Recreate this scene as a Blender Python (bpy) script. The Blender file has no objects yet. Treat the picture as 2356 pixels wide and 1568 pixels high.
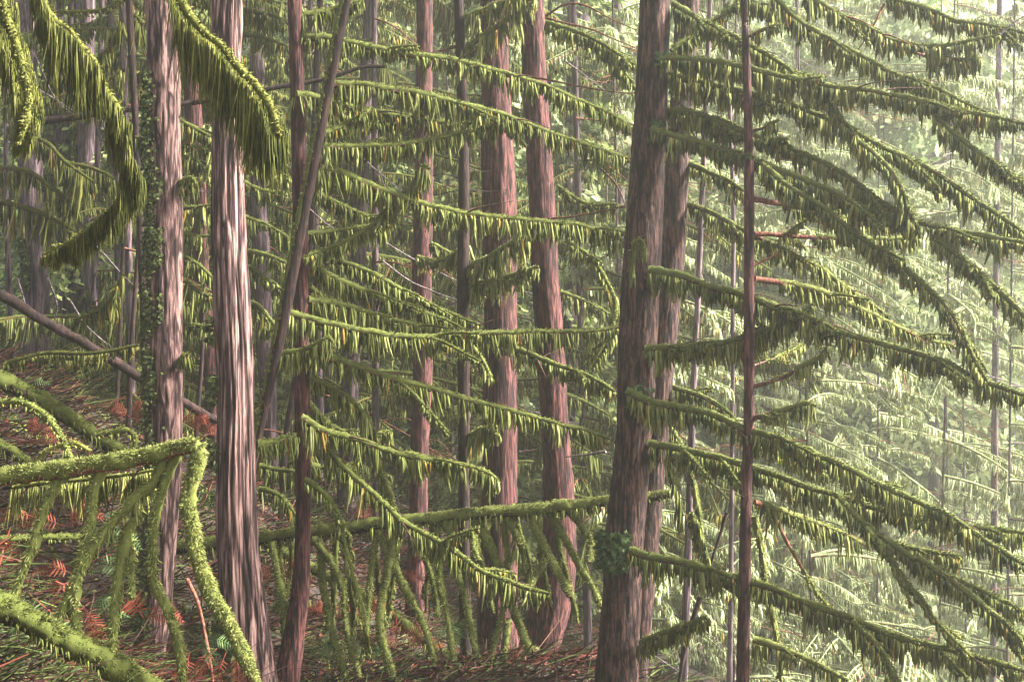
import bpy, math, random
import numpy as np
from mathutils import Vector

S = bpy.context.scene
COL = S.collection
R = math.radians
random.seed(7)
rng = np.random.default_rng(11)

# ------------------------------------------------------------------ camera, sky, sun, exposure
CAMZ = 3.0
HW = math.tan(R(22.5))                       # half width of the view per metre of distance
cd = bpy.data.cameras.new('camera'); cam = bpy.data.objects.new('camera', cd); COL.objects.link(cam)
cam.location = (0, 0, CAMZ); cam.rotation_euler = (R(90), 0, 0)
cd.sensor_width = 36; cd.lens = 18/HW; cd.clip_start = 0.05; cd.clip_end = 2000
S.camera = cam

SUN_DIR = Vector((0.79, 0.03, 0.61)).normalized()      # towards the sun: from the right, high
w = bpy.data.worlds.new('World'); S.world = w; w.use_nodes = True
nt = w.node_tree; nt.nodes.clear()
sky = nt.nodes.new('ShaderNodeTexSky'); sky.sky_type = 'NISHITA'; sky.sun_disc = False
sky.sun_elevation = math.asin(SUN_DIR.z); sky.sun_rotation = math.atan2(SUN_DIR.x, SUN_DIR.y)
sky.air_density = 1.0; sky.dust_density = 6.0; sky.ozone_density = 1.0
hs = nt.nodes.new('ShaderNodeHueSaturation'); hs.inputs['Saturation'].default_value = 0.45
bg = nt.nodes.new('ShaderNodeBackground'); bg.inputs['Strength'].default_value = 0.06
wo = nt.nodes.new('ShaderNodeOutputWorld')
nt.links.new(sky.outputs[0], hs.inputs['Color']); nt.links.new(hs.outputs[0], bg.inputs[0]); nt.links.new(bg.outputs[0], wo.inputs[0])
sd = bpy.data.lights.new('sun', 'SUN'); sd.energy = 4.6; sd.angle = R(10); sd.color = (1.0, 0.95, 0.86)
so = bpy.data.objects.new('sun', sd); COL.objects.link(so); so.rotation_euler = SUN_DIR.to_track_quat('Z', 'Y').to_euler(); so.location = (20, -8, 30)
S.view_settings.view_transform = 'Standard'; S.view_settings.look = 'None'
S.view_settings.exposure = 2.95; S.view_settings.gamma = 1
S.render.engine = 'CYCLES'
S.cycles.use_denoising = True
S.cycles.max_bounces = 6; S.cycles.diffuse_bounces = 3; S.cycles.volume_bounces = 1; S.cycles.transmission_bounces = 3
S.cycles.transparent_max_bounces = 4

# ------------------------------------------------------------------ helpers
def P(x, y, d):
    """the point d metres in front of the camera seen at picture position x, y (of 2356 x 1568)"""
    k = 2*HW/2356*d
    return np.array([(x-1178)*k, d, CAMZ-(y-784)*k])
def px(n, d): return n*2*HW/2356*d           # n picture units as metres at distance d

def _h(ix, iy, iz, s):
    h = (ix*374761393 + iy*668265263 + iz*2147483647 + s*974634777) & 0xffffffff
    h = ((h ^ (h >> 13))*1274126177) & 0xffffffff
    return ((h ^ (h >> 16)) & 0xffff)/65535.0
def vnoise(p, s=0):
    p = np.asarray(p, float); i = np.floor(p).astype(np.int64); f = p-i; f = f*f*(3-2*f)
    r = 0
    for a in (0, 1):
        for b in (0, 1):
            for c in (0, 1):
                wgt = (f[:, 0] if a else 1-f[:, 0])*(f[:, 1] if b else 1-f[:, 1])*(f[:, 2] if c else 1-f[:, 2])
                r = r+wgt*_h(i[:, 0]+a, i[:, 1]+b, i[:, 2]+c, s)
    return r
def fbm(p, o=3, s=0):
    p = np.asarray(p, float); r = 0; a = 1; t = 0
    for k in range(o):
        r = r+a*vnoise(p*2**k, s+k*17); t += a; a *= .5
    return r/t
def n1(x, s=0):
    x = np.asarray(x, float); return vnoise(np.stack([x, x*0+.5, x*0+.5], 1), s)

class MB:
    """collects vertices and faces of one mesh"""
    def __init__(s): s.v, s.q, s.t, s.tint, s.n = [], [], [], [], 0
    def add(s, V, Q=None, T=None, tint=0.5):
        V = np.asarray(V, float)
        if Q is not None and len(Q): s.q.append(np.asarray(Q)+s.n)
        if T is not None and len(T): s.t.append(np.asarray(T)+s.n)
        s.v.append(V); s.tint.append(np.broadcast_to(np.asarray(tint, float), (len(V),))); s.n += len(V)
    def mesh(s, name, mat, origin=(0, 0, 0), smooth=True):
        V = np.concatenate(s.v)-np.asarray(origin); me = bpy.data.meshes.new(name)
        Q = np.concatenate(s.q) if s.q else np.zeros((0, 4), int)
        T = np.concatenate(s.t) if s.t else np.zeros((0, 3), int)
        me.vertices.add(len(V)); me.vertices.foreach_set('co', V.astype(np.float32).ravel())
        loops = np.concatenate([Q.ravel(), T.ravel()]).astype(np.int32)
        me.loops.add(len(loops)); me.loops.foreach_set('vertex_index', loops)
        st = np.concatenate([np.arange(len(Q))*4, len(Q)*4+np.arange(len(T))*3]).astype(np.int32)
        me.polygons.add(len(st)); me.polygons.foreach_set('loop_start', st)
        me.polygons.foreach_set('use_smooth', np.full(len(st), smooth))
        at = me.attributes.new('tint', 'FLOAT', 'POINT'); at.data.foreach_set('value', np.concatenate(s.tint).astype(np.float32))
        me.update(calc_edges=True); me.materials.append(mat)
        return me
    def build(s, name, mat, parent=None, origin=None, smooth=True):
        if origin is None: origin = tuple(parent_world(parent)) if parent else (0, 0, 0)
        o = bpy.data.objects.new(name, s.mesh(name, mat, origin, smooth)); COL.objects.link(o)
        if parent: o.parent = parent
        else: o.location = origin
        return o
def parent_world(p):
    v = Vector((0, 0, 0))
    while p is not None: v = v+p.location; p = p.parent
    return v
def tag(o, label=None, cat=None, group=None, kind=None):
    if label: o['label'] = label
    if cat: o['category'] = cat
    if group: o['group'] = group
    if kind: o['kind'] = kind
    return o
def empty(name, loc, label, cat, group=None):
    o = bpy.data.objects.new(name, None); o.empty_display_size = .1; COL.objects.link(o); o.location = loc
    return tag(o, label, cat, group)

def spline(pts, step):
    """Catmull-Rom through rows of pts (any number of columns, first three are the position), resampled at about step"""
    p = np.asarray(pts, float)
    if len(p) == 2: p = np.array([p[0], p[0]*.5+p[1]*.5, p[1]])
    e = np.vstack([2*p[0]-p[1], p, 2*p[-1]-p[-2]]); out = []
    for i in range(1, len(e)-2):
        n = max(2, int(np.linalg.norm(e[i+1, :3]-e[i, :3])/step)); t = np.linspace(0, 1, n, endpoint=False)[:, None]
        a, b, c, d = e[i-1], e[i], e[i+1], e[i+2]
        out.append(.5*(2*b+(c-a)*t+(2*a-5*b+4*c-d)*t**2+(3*b-a-3*c+d)*t**3))
    out.append(e[-2][None]); return np.concatenate(out)
def frames(p):
    t = np.gradient(p, axis=0); t /= np.linalg.norm(t, axis=1)[:, None]+1e-9
    u = np.array([0, 0, 1.]) if abs(t[0, 2]) < .9 else np.array([0, -1., 0])
    U = np.empty_like(p); u = u-t[0]*u.dot(t[0]); u /= np.linalg.norm(u)
    for i in range(len(p)):
        u = u-t[i]*u.dot(t[i]); u /= np.linalg.norm(u)+1e-9; U[i] = u
    return t, U, np.cross(t, U)
def tube(mb, p, r, n=8, disp=None, cap=True, tint=.5):
    """a tube along p; disp(theta, s) gives a radial offset"""
    p = np.asarray(p, float); t, U, W = frames(p); m = len(p)
    th = np.arange(n)/n*2*math.pi
    r = np.broadcast_to(np.asarray(r, float), (m,))
    rr = np.repeat(r[:, None], n, 1)
    if disp is not None: rr = rr+disp(np.repeat(th[None], m, 0), p, rr)
    V = p[:, None]+U[:, None]*(np.cos(th)[None, :, None]*rr[..., None])+W[:, None]*(np.sin(th)[None, :, None]*rr[..., None])
    V = V.reshape(-1, 3); i = np.arange(m-1)[:, None]*n; j = np.arange(n)[None]; k = (j+1) % n
    Q = np.stack([i+j, i+k, i+n+k, i+n+j], -1).reshape(-1, 4)[:, ::-1]
    T = None
    if cap:
        V = np.vstack([V, p[0], p[-1]]); a, b = m*n, m*n+1; jj = np.arange(n); kk = (jj+1) % n; o = (m-1)*n
        T = np.vstack([np.stack([np.full(n, a), jj, kk], 1), np.stack([np.full(n, b), o+kk, o+jj], 1)])[:, ::-1]
    mb.add(V, Q, T, tint)

def strands(mb, base, d, L, wd, tint, sway=.12, seed=0, prof=(.5, 1., .95, .3)):
    """m tapered strands from base along unit vectors d, of length L and width wd, each a slim three-sided drop"""
    m = len(base); g = np.random.default_rng(seed)
    tt = np.array([0, .3, .68, 1.]); k = len(tt)
    side = np.cross(d, g.normal(size=(m, 3))); side /= np.linalg.norm(side, axis=1)[:, None]+1e-9
    oth = np.cross(d, side); bend = g.normal(size=(m, 3))*sway*L[:, None]
    c = base[:, None]+d[:, None]*(tt[None, :, None]*L[:, None, None])+bend[:, None]*(tt[None, :, None]**2)
    ang = np.array([0, 2.1, 4.2])
    wr = (wd*.5)[:, None]*np.array(prof)[None]
    ring = side[:, None]*np.cos(ang)[None, :, None]+oth[:, None]*np.sin(ang)[None, :, None]*.75
    V = c[:, :, None]+ring[:, None]*wr[:, :, None, None]
    V = V.reshape(-1, 3); o = (np.arange(m)*k*3)[:, None]; Q = []
    for a in range(k-1):
        for b in range(3):
            e = (b+1) % 3
            Q.append(np.stack([o[:, 0]+a*3+b, o[:, 0]+a*3+e, o[:, 0]+a*3+3+e, o[:, 0]+a*3+3+b], 1))
    mb.add(V, np.concatenate(Q), None, np.repeat(tint, k*3))

DOWN = np.array([0, 0, -1.])
def moss_on(mb, p, r, L, width=.017, dens=150, spread=.03, seed=0, fuzz=1., env=None, hairy=False, sleeve=1.0, clump=9., tshift=0.):
    """moss on a branch: an uneven sleeve over its upper side, short tufts on top and a fringe of hanging tassels"""
    g = np.random.default_rng(seed+5); p = np.asarray(p, float); m = len(p)
    seg = np.r_[0, np.cumsum(np.linalg.norm(np.diff(p, axis=0), axis=1))]; tot = seg[-1]
    r = np.broadcast_to(np.asarray(r, float), (m,))
    env = np.ones(m) if env is None else np.asarray(env)
    t, U, W = frames(p)
    # sleeve
    sr = (r*.92+.003*sleeve+.011*sleeve*n1(seg*11, seed)**1.5)*(.75+.25*env)
    q = p+np.array([0, 0, 1.])*(r*.35+.003)[:, None]
    tube(mb, q, sr*env**.5+1e-4, 8, lambda th, pp, rr: rr*.45*(fbm(np.c_[np.repeat(seg, 8)*26, np.cos(th).ravel()*1.6, np.sin(th).ravel()*1.6+seed], 2, seed).reshape(rr.shape)-.5)*2, True, .46+tshift)
    # tassels
    N = int(tot*dens)
    if N > 0 and np.max(np.atleast_1d(L)) > 0:
        s = np.sort(g.uniform(0, tot, N)); pos = np.stack([np.interp(s, seg, p[:, k]) for k in range(3)], 1)
        tv = np.stack([np.interp(s, seg, t[:, k]) for k in range(3)], 1)
        hp = np.stack([-tv[:, 1], tv[:, 0], tv[:, 0]*0], 1); hp /= np.linalg.norm(hp, axis=1)[:, None]+1e-6
        u = g.uniform(-1, 1, N); rr = np.interp(s, seg, r); ev = np.interp(s, seg, env)
        pos = pos+hp*(u*(rr+spread))[:, None]-np.array([0, 0, 1.])*(np.abs(u)*spread*.25+rr*.2*(1-np.abs(u)))[:, None]
        Ls = np.interp(s, seg, np.broadcast_to(L, (m,)))
        cl = n1(s*clump, seed+3); cl2 = n1(s*clump*.3, seed+9); band = np.floor(s*clump*3.1)
        jit = _h(band.astype(np.int64), np.full(N, seed, np.int64), np.zeros(N, np.int64), 3)
        ln = Ls*(.45+.85*cl+.55*cl2)*(.5+.75*jit)*g.uniform(.6, 1.2, N)*ev
        keep = (ln > .012) & (g.uniform(size=N) < .7+.5*cl)
        tint = np.clip(.47+.42*(jit-.5)+.17*g.normal(size=N)+.12*(cl2-.5)+tshift, 0, 1)
        gold = g.uniform(size=N) < .03; tint = np.where(gold, 1.0, np.minimum(tint, .9))
        d = np.tile(DOWN, (N, 1))+hp*(u*.22)[:, None]+tv*g.normal(size=N)[:, None]*.08
        if hairy: d = np.tile(DOWN, (N, 1))+g.normal(size=(N, 3))*.06; ln = ln*.62*(.7+.5*n1(s*23, seed+2)); tint = np.clip(.38+.16*g.normal(size=N)+.5*(n1(s*17, seed+8)-.5)+tshift, 0, .9)
        d /= np.linalg.norm(d, axis=1)[:, None]
        wd = width*g.uniform(.65, 1.6, N)
        if hairy: wd = wd*.42
        strands(mb, pos[keep], d[keep], ln[keep], wd[keep], tint[keep], .05 if hairy else .09, seed, (.7, 1., .8, .15) if hairy else (.5, 1., .95, .3))
    # tufts
    thick = np.mean(r) > .022; N = int(tot*(min(7000, 2000*fuzz) if thick else 360*fuzz))
    if N > 0:
        s = g.uniform(0, tot, N); i = np.clip(np.searchsorted(seg, s), 1, m-1)
        a = g.normal(0, 1.05, N)
        up = np.array([0, 0, 1.]); hp = np.stack([-t[i, 1], t[i, 0], t[i, 0]*0], 1); hp /= np.linalg.norm(hp, axis=1)[:, None]+1e-6
        upn = up[None]-t[i]*t[i, 2:3]; upn /= np.linalg.norm(upn, axis=1)[:, None]+1e-6
        dr = upn*np.cos(a)[:, None]+hp*np.sin(a)[:, None]
        pos = q[i]+dr*(sr[i]*.7)[:, None]
        d = dr*.8+t[i]*.5+DOWN*.3+g.normal(size=(N, 3))*.35; d /= np.linalg.norm(d, axis=1)[:, None]
        strands(mb, pos, d, g.uniform(.010, .028, N)*env[i]*sleeve**.5*(.72 if thick else .9), g.uniform(.004, .009, N)*(.75 if thick else 1.), np.clip(.62+.17*g.normal(size=N)+tshift, 0, .92), .2, seed+1)

# ------------------------------------------------------------------ materials
def newmat(name):
    m = bpy.data.materials.new(name); m.use_nodes = True; n = m.node_tree; n.nodes.clear()
    o = n.nodes.new('ShaderNodeOutputMaterial'); b = n.nodes.new('ShaderNodeBsdfPrincipled'); n.links.new(b.outputs[0], o.inputs[0])
    return m, n, b, o
def ramp(n, stops, src):
    r = n.nodes.new('ShaderNodeValToRGB'); e = r.color_ramp.elements
    while len(e) < len(stops): e.new(.5)
    for el, (pos, c) in zip(e, stops): el.position = pos; el.color = (*c, 1)
    n.links.new(src, r.inputs[0]); return r
def noise(n, scale, detail=4, map_scale=None, rough=.6, dist=0):
    tc = n.nodes.new('ShaderNodeTexCoord'); src = tc.outputs['Object']
    if map_scale:
        mp = n.nodes.new('ShaderNodeMapping'); mp.inputs['Scale'].default_value = map_scale; n.links.new(src, mp.inputs[0]); src = mp.outputs[0]
    t = n.nodes.new('ShaderNodeTexNoise'); t.inputs['Scale'].default_value = scale; t.inputs['Detail'].default_value = detail
    t.inputs['Roughness'].default_value = rough; t.inputs['Distortion'].default_value = dist
    n.links.new(src, t.inputs['Vector']); return t
def mix(n, f, a, b, mode='MIX'):
    x = n.nodes.new('ShaderNodeMix'); x.data_type = 'RGBA'; x.blend_type = mode
    for s, v in ((x.inputs[0], f), (x.inputs[6], a), (x.inputs[7], b)):
        if isinstance(v, (int, float)): s.default_value = v
        elif isinstance(v, tuple): s.default_value = (*v, 1)
        else: n.links.new(v, s)
    return x.outputs[2]
def bump(n, b, h, dist, strength=1.):
    u = n.nodes.new('ShaderNodeBump'); u.inputs['Distance'].default_value = dist; u.inputs['Strength'].default_value = strength
    n.links.new(h, u.inputs['Height']); n.links.new(u.outputs[0], b.inputs['Normal'])
def bark(name, dark, mid, pale, sx=26, sz=5, lichen=None, bd=.012, line=.9, lw=1., ls=.8):
    m, n, b, o = newmat(name)
    a = noise(n, 1, 5, (sx, sx, sz), .62, .4); c = noise(n, 1, 3, (sx*.25, sx*.25, sz*.22)); f = noise(n, 1, 4, (sx*3.2, sx*3.2, sz*2.4), .7)
    r = ramp(n, [(.38, dark), (.475, mid), (.575, pale), (.70, mid)], a.outputs[0])
    col = mix(n, .55, r.outputs[0], ramp(n, [(.35, (.45, .40, .42)), (.65, (1.25, 1.2, 1.15))], c.outputs[0]).outputs[0], 'MULTIPLY')
    col = mix(n, .5, col, ramp(n, [(.3, (.55, .5, .5)), (.7, (1.3, 1.3, 1.3))], f.outputs[0]).outputs[0], 'MULTIPLY')
    rn = noise(n, 1, 1.5, (sx*ls, sx*ls, sz*.55), .5, .3); sb = n.nodes.new('ShaderNodeMath'); sb.operation = 'SUBTRACT'; n.links.new(rn.outputs[0], sb.inputs[0]); sb.inputs[1].default_value = .5
    ab = n.nodes.new('ShaderNodeMath'); ab.operation = 'ABSOLUTE'; n.links.new(sb.outputs[0], ab.inputs[0])
    col = mix(n, ramp(n, [(.016*lw, (line, line, line)), (.055*lw, (0, 0, 0))], ab.outputs[0]).outputs[0], col, dark)
    if lichen:
        l = noise(n, 1, 3, (9, 9, 3)); col = mix(n, ramp(n, [(.58, (0, 0, 0)), (.68, (.6, .6, .6))], l.outputs[0]).outputs[0], col, lichen)
    n.links.new(col, b.inputs['Base Color']); b.inputs['Roughness'].default_value = .9; b.inputs['Specular IOR Level'].default_value = .25
    ad = n.nodes.new('ShaderNodeMath'); ad.operation = 'MULTIPLY_ADD'; n.links.new(f.outputs[0], ad.inputs[0]); ad.inputs[1].default_value = .35; n.links.new(a.outputs[0], ad.inputs[2])
    bump(n, b, ad.outputs[0], bd); return m
def moss_mat(name, stops, transl=.35, var=22):
    m, n, b, o = newmat(name)
    at = n.nodes.new('ShaderNodeAttribute'); at.attribute_name = 'tint'
    r = ramp(n, stops, at.outputs['Fac'])
    c = noise(n, var, 3); col = mix(n, .5, r.outputs[0], ramp(n, [(.3, (.5, .55, .5)), (.7, (1.45, 1.4, 1.25))], c.outputs[0]).outputs[0], 'MULTIPLY')
    n.links.new(col, b.inputs['Base Color']); b.inputs['Roughness'].default_value = .85; b.inputs['Specular IOR Level'].default_value = .15
    f = noise(n, 160, 2); bump(n, b, f.outputs[0], .004, .6)
    t = n.nodes.new('ShaderNodeBsdfTranslucent'); n.links.new(col, t.inputs[0]); mx = n.nodes.new('ShaderNodeMixShader'); mx.inputs[0].default_value = transl
    n.links.new(b.outputs[0], mx.inputs[1]); n.links.new(t.outputs[0], mx.inputs[2]); n.links.new(mx.outputs[0], o.inputs[0]); return m

M = {}
M['cedar'] = bark('fissured_cedar_bark', (.016, .008, .009), (.17, .098, .090), (.36, .235, .212), 28, 2.2, bd=.03, lw=1.7, ls=1.0, line=.97)
M['ivybark'] = bark('peeling_pink_bark', (.016, .008, .009), (.15, .086, .082), (.35, .225, .20), 38, 4.5, bd=.025, lw=1.3, ls=.5)
M['red'] = bark('red_brown_bark', (.008, .003, .004), (.048, .0155, .0155), (.150, .058, .052), 42, 5, bd=.02)
M['dark'] = bark('dark_brown_bark', (.008, .004, .005), (.015, .007, .006), (.048, .024, .019), 44, 7)
M['fir'] = bark('flaky_fir_bark', (.007, .0035, .005), (.026, .0125, .0135), (.135, .070, .053), 46, 6.5, bd=.025)
M['mauve'] = bark('haze_mauve_bark', (.016, .010, .014), (.066, .042, .052), (.165, .118, .128), 26, 2.6)  # mauve cast of distance haze put into the bark colour
M['wood'] = bark('twig_bark', (.020, .010, .009), (.085, .036, .026), (.17, .085, .06), 60, 20, bd=.004)
M['redwood'] = bark('red_twig_bark', (.05, .018, .012), (.16, .055, .034), (.24, .10, .06), 60, 20, bd=.004)
M['grey'] = bark('grey_dead_wood', (.05, .04, .045), (.15, .12, .13), (.3, .25, .25), 60, 12, bd=.004)
G0 = [(0, (.026, .034, .009)), (.3, (.078, .093, .020)), (.55, (.148, .170, .045)), (.8, (.258, .278, .092)), (.94, (.38, .385, .16)), (1, (.26, .16, .03))]
M['moss'] = moss_mat('hanging_moss', G0)
M['deepmoss'] = moss_mat('shade_toned_hanging_moss', [(0, (.020, .032, .013)), (.3, (.060, .080, .025)), (.55, (.135, .152, .042)), (.8, (.24, .252, .075)), (.94, (.33, .335, .12)), (1, (.20, .12, .025))], .3)  # darker moss copy, backlit shade of the right boughs put into its colour
M['goldmoss'] = moss_mat('golden_hanging_moss', [(0, (.022, .030, .008)), (.3, (.058, .070, .017)), (.55, (.130, .138, .032)), (.8, (.23, .232, .060)), (.94, (.31, .305, .11)), (1, (.20, .13, .025))], .4)
M['ivy'] = moss_mat('ivy_leaves', [(0, (.022, .034, .012)), (.5, (.060, .075, .026)), (1, (.14, .165, .06))], .15, 30)
M['tuft'] = moss_mat('dark_leafy_tuft', [(0, (.016, .034, .014)), (.5, (.05, .085, .032)), (1, (.12, .165, .06))], .15, 30)
M['mistmoss'] = moss_mat('mist_pale_moss', [(0, (.16, .20, .07)), (.3, (.30, .35, .14)), (.55, (.47, .52, .32)), (.8, (.60, .63, .45)), (.94, (.68, .69, .54)), (1, (.34, .22, .06))], .45)  # moss copy paled in colour to stand for sunlit mist, far right
M['needle'] = moss_mat('conifer_foliage', [(0, (.035, .060, .020)), (.35, (.15, .20, .062)), (.7, (.31, .36, .13)), (1, (.46, .49, .22))], .4, 3)
M['leaf'] = moss_mat('mist_pale_leaves', [(0, (.10, .15, .05)), (.4, (.30, .37, .17)), (.7, (.48, .54, .31)), (1, (.64, .67, .46))], .5, 3)  # brightness of the misty distance put into the leaf colour
M['fern'] = moss_mat('green_fern', [(0, (.02, .04, .015)), (.5, (.06, .10, .035)), (1, (.16, .21, .09))], .3, 20)
M['deadfern'] = moss_mat('rusty_dead_fern', [(0, (.06, .014, .009)), (.5, (.145, .032, .020)), (1, (.21, .07, .042))], .3, 20)
M['litter'] = moss_mat('forest_litter', [(0, (.010, .006, .005)), (.3, (.030, .013, .011)), (.5, (.055, .015, .011)), (.68, (.105, .026, .017)), (.76, (.22, .12, .095)), (.8, (.032, .045, .012)), (1, (.075, .095, .026))], .1, 20)

def ground_mat():
    m, n, b, o = newmat('forest_floor')
    a = noise(n, 2.2, 6, None, .65); c = noise(n, 9, 5, None, .7); d = noise(n, .7, 3)
    col = ramp(n, [(.3, (.007, .004, .0035)), (.48, (.016, .008, .006)), (.6, (.045, .016, .011)), (.72, (.012, .007, .006))], c.outputs[0]).outputs[0]
    col = mix(n, ramp(n, [(.5, (0, 0, 0)), (.62, (.85, .85, .85))], a.outputs[0]).outputs[0], col, ramp(n, [(.3, (.012, .018, .006)), (.7, (.05, .065, .016))], c.outputs[0]).outputs[0])
    col = mix(n, .4, col, ramp(n, [(.3, (.6, .6, .6)), (.7, (1.3, 1.25, 1.2))], d.outputs[0]).outputs[0], 'MULTIPLY')
    n.links.new(col, b.inputs['Base Color']); b.inputs['Roughness'].default_value = .95; bump(n, b, c.outputs[0], .05); return m
M['ground'] = ground_mat()

# ------------------------------------------------------------------ ground
GP = [(0, 1568, 5.3), (-300, 1568, 5), (200, 1600, 6.2), (350, 1590, 8.5), (575, 1640, 8), (660, 1580, 9), (740, 1400, 11.5), (880, 1330, 14), (960, 1438, 13), (1075, 1590, 11),
      (1142, 1600, 11.5), (1245, 1515, 11), (1420, 1600, 8.5), (1480, 1590, 9.6), (100, 915, 17), (160, 840, 22), (213, 868, 20), (0, 900, 16), (-300, 820, 17), (500, 1040, 15), (300, 930, 17),
      (625, 1150, 15.5), (800, 1165, 17), (1720, 1900, 8), (2356, 2200, 9), (1575, 1760, 12), (1900, 1950, 15), (2300, 1800, 22), (0, 1330, 7.2), (0, 1120, 9), (200, 1180, 9.5), (430, 1230, 11),
      (200, 1400, 7.6), (-300, 870, 30), (300, 860, 32), (600, 1010, 32), (900, 1230, 32), (1300, 1520, 32), (1800, 1700, 34), (2356, 1750, 40), (1178, 2600, 4), (200, 2300, 3), (2300, 3200, 4), (1178, 5000, 1.2)]
gp = np.array([P(*q) for q in GP])
def _phi(d): return np.sqrt(d*d+4.0)
_n = len(gp); _K = _phi(np.linalg.norm(gp[:, None, :2]-gp[None, :, :2], axis=2))+np.eye(_n)*.02*-1
_A = np.zeros((_n+3, _n+3)); _A[:_n, :_n] = _K; _Pm = np.c_[np.ones(_n), gp[:, :2]]; _A[:_n, _n:] = _Pm; _A[_n:, :_n] = _Pm.T
_wt = np.linalg.solve(_A, np.r_[gp[:, 2], 0, 0, 0])
def ground_z(x, y):
    x = np.atleast_1d(np.asarray(x, float)); y = np.atleast_1d(np.asarray(y, float))
    xc = np.clip(x, -13, 20); yc = np.clip(y, -2, 42)
    K = _phi(np.sqrt((xc[:, None]-gp[None, :, 0])**2+(yc[:, None]-gp[None, :, 1])**2))
    z = K@_wt[:_n]+_wt[_n]+_wt[_n+1]*xc+_wt[_n+2]*yc
    z = z+.10*(fbm(np.c_[x*.9, y*.9, x*0], 3, 4)-.5)+.05*(fbm(np.c_[x*4, y*4, x*0], 2, 8)-.5)
    # beyond the near slope: the valley, then the far side rising
    far = np.clip((y-42)/60, 0, 1)
    return z+far*far*9+np.clip(-13-x, 0, 40)*.15-np.clip(x-20, 0, 100)*.03
def gz(x, y): return float(ground_z(x, y)[0])
def grid_sheet(name, xs, ys, mat):
    X, Y = np.meshgrid(xs, ys); Z = ground_z(X.ravel(), Y.ravel()); V = np.c_[X.ravel(), Y.ravel(), Z]
    nx = len(xs); i = (np.arange(len(ys)-1)[:, None]*nx+np.arange(nx-1)[None]).ravel()
    mb = MB(); mb.add(V, np.stack([i, i+1, i+nx+1, i+nx], 1)); o = mb.build(name, mat); tag(o, kind='structure'); return o
def graded(lo, a, b, hi, fine, coarse):
    return np.unique(np.round(np.r_[np.linspace(lo, a, coarse), np.arange(a, b, fine), np.linspace(b, hi, coarse)], 4))
grid_sheet('ground', graded(-110, -12, 12, 110, .12, 26), graded(-20, 2, 26, 120, .12, 26), M['ground'])
print('ground range', ground_z(np.array([-12., 0, 12, 0, 0, 60, -60]), np.array([10., 10, 10, 30, 100, 100, 100])))

# ------------------------------------------------------------------ trees in front: trunks
TREES = {}
def trunk_mesh(pts, depth, style, n, ext_up, to_ground=True, fis=None, step=.05, dd=0.):
    """pts: x, y, width in picture units; ddepth leans it"""
    d0 = depth
    rows = []
    for q in pts:
        d = q[3] if len(q) > 3 else d0
        rows.append(np.r_[P(q[0], q[1], d), px(q[2], d)/2])
    rows = np.array(rows)
    a, b = rows[0], rows[1]; u = (a[:3]-b[:3])/np.linalg.norm(a[:3]-b[:3])
    tops = [np.r_[a[:3]+u*ext_up*k+np.array([0, 0, 0]), a[3]*(1-.28*k)] for k in (1., .5)] if ext_up else []
    rows = np.vstack([*tops, rows]) if tops else rows
    if to_ground:
        e, f = rows[-1], rows[-2]; u = (e[:3]-f[:3])/np.linalg.norm(e[:3]-f[:3]); g = gz(e[0], e[1])
        k = max(0., (e[2]-(g-.25))/max(.2, -u[2])); rows = np.vstack([rows, np.r_[e[:3]+u*k, e[3]*(1+.25*min(k, 1.5))]])
    s = spline(rows, step)
    for k_ in (0, 1): s[:, k_] += (n1(s[:, 2]*1.1+depth*7, 40+k_)-.5)*s[:, 3]*.55
    base = s[-1, :3].copy()
    seed = abs(hash((int(pts[0][0]), int(depth*10)))) % 1000
    def disp(th, p, rr):
        pp = p[:, None]; x = np.c_[(np.cos(th)*rr).ravel(), (np.sin(th)*rr).ravel(), np.repeat(p[:, 2], th.shape[1])]
        big = (fbm(x*np.array([5, 5, .9])+seed, 2, seed)-.5)*.22*rr.ravel()
        if fis is None: fine = (fbm(x*np.array([30, 30, 6.])+seed, 2, seed+1)-.5)*.10*rr.ravel()
        else:
            fx, fz, amp = fis
            wv = vnoise(x*np.array([4, 4, 1.3]), seed+4)-.5
            nn = vnoise(x*np.array([fx, fx, fz])+wv[:, None]*1.6+seed, seed+1); fine = -amp*np.clip(1-np.abs(2*nn-1)*2.6, 0, 1)+amp*.5*(fbm(x*np.array([fx*.8, fx*.8, fz*3]), 2, seed+2)-.5)
        return (big+fine).reshape(rr.shape)
    mb = MB(); tube(mb, s[:, :3], s[:, 3], n, disp); return mb, base, s
def tree(key, name, label, pts, depth, mat, n=40, ext=5., fis=None, step=.05, group=None, cat='tree'):
    mb, base, s = trunk_mesh(pts, depth, mat, n, ext, fis=fis, step=step)
    root = empty(name, base, label, cat, group); mb.build('trunk', M[mat], root)
    TREES[key] = (root, s, depth); return root

tree('T0', 'ivy_covered_tree', 'pink barked tree with ivy climbing the dark side of its trunk',
     [(370, 0, 76), (378, 300, 70), (384, 600, 70), (384, 1000, 70), (376, 1200, 68), (366, 1350, 66), (350, 1480, 74), (338, 1568, 84)], 8.5, 'ivybark', 90, fis=(30, 4.5, .008), step=.03)
tree('T1', 'cedar_tree', 'thick pale pink cedar with long deep vertical fissures in its bark',
     [(522, 0, 70), (525, 300, 72), (531, 600, 84), (537, 900, 86), (547, 1200, 96), (560, 1400, 112), (575, 1568, 132)], 8.0, 'cedar', 150, fis=(38, 1.0, .020), step=.025)
tree('T2', 'young_conifer', 'slim dark red trunk curving left at its foot, beside the leaning mossy pole',
     [(678, 0, 33), (687, 300, 36), (690, 600, 36), (696, 900, 35), (696, 1200, 35), (691, 1350, 40), (678, 1450, 48), (660, 1568, 62)], 9.0, 'red', 40, fis=(34, 5, .004))
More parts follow.
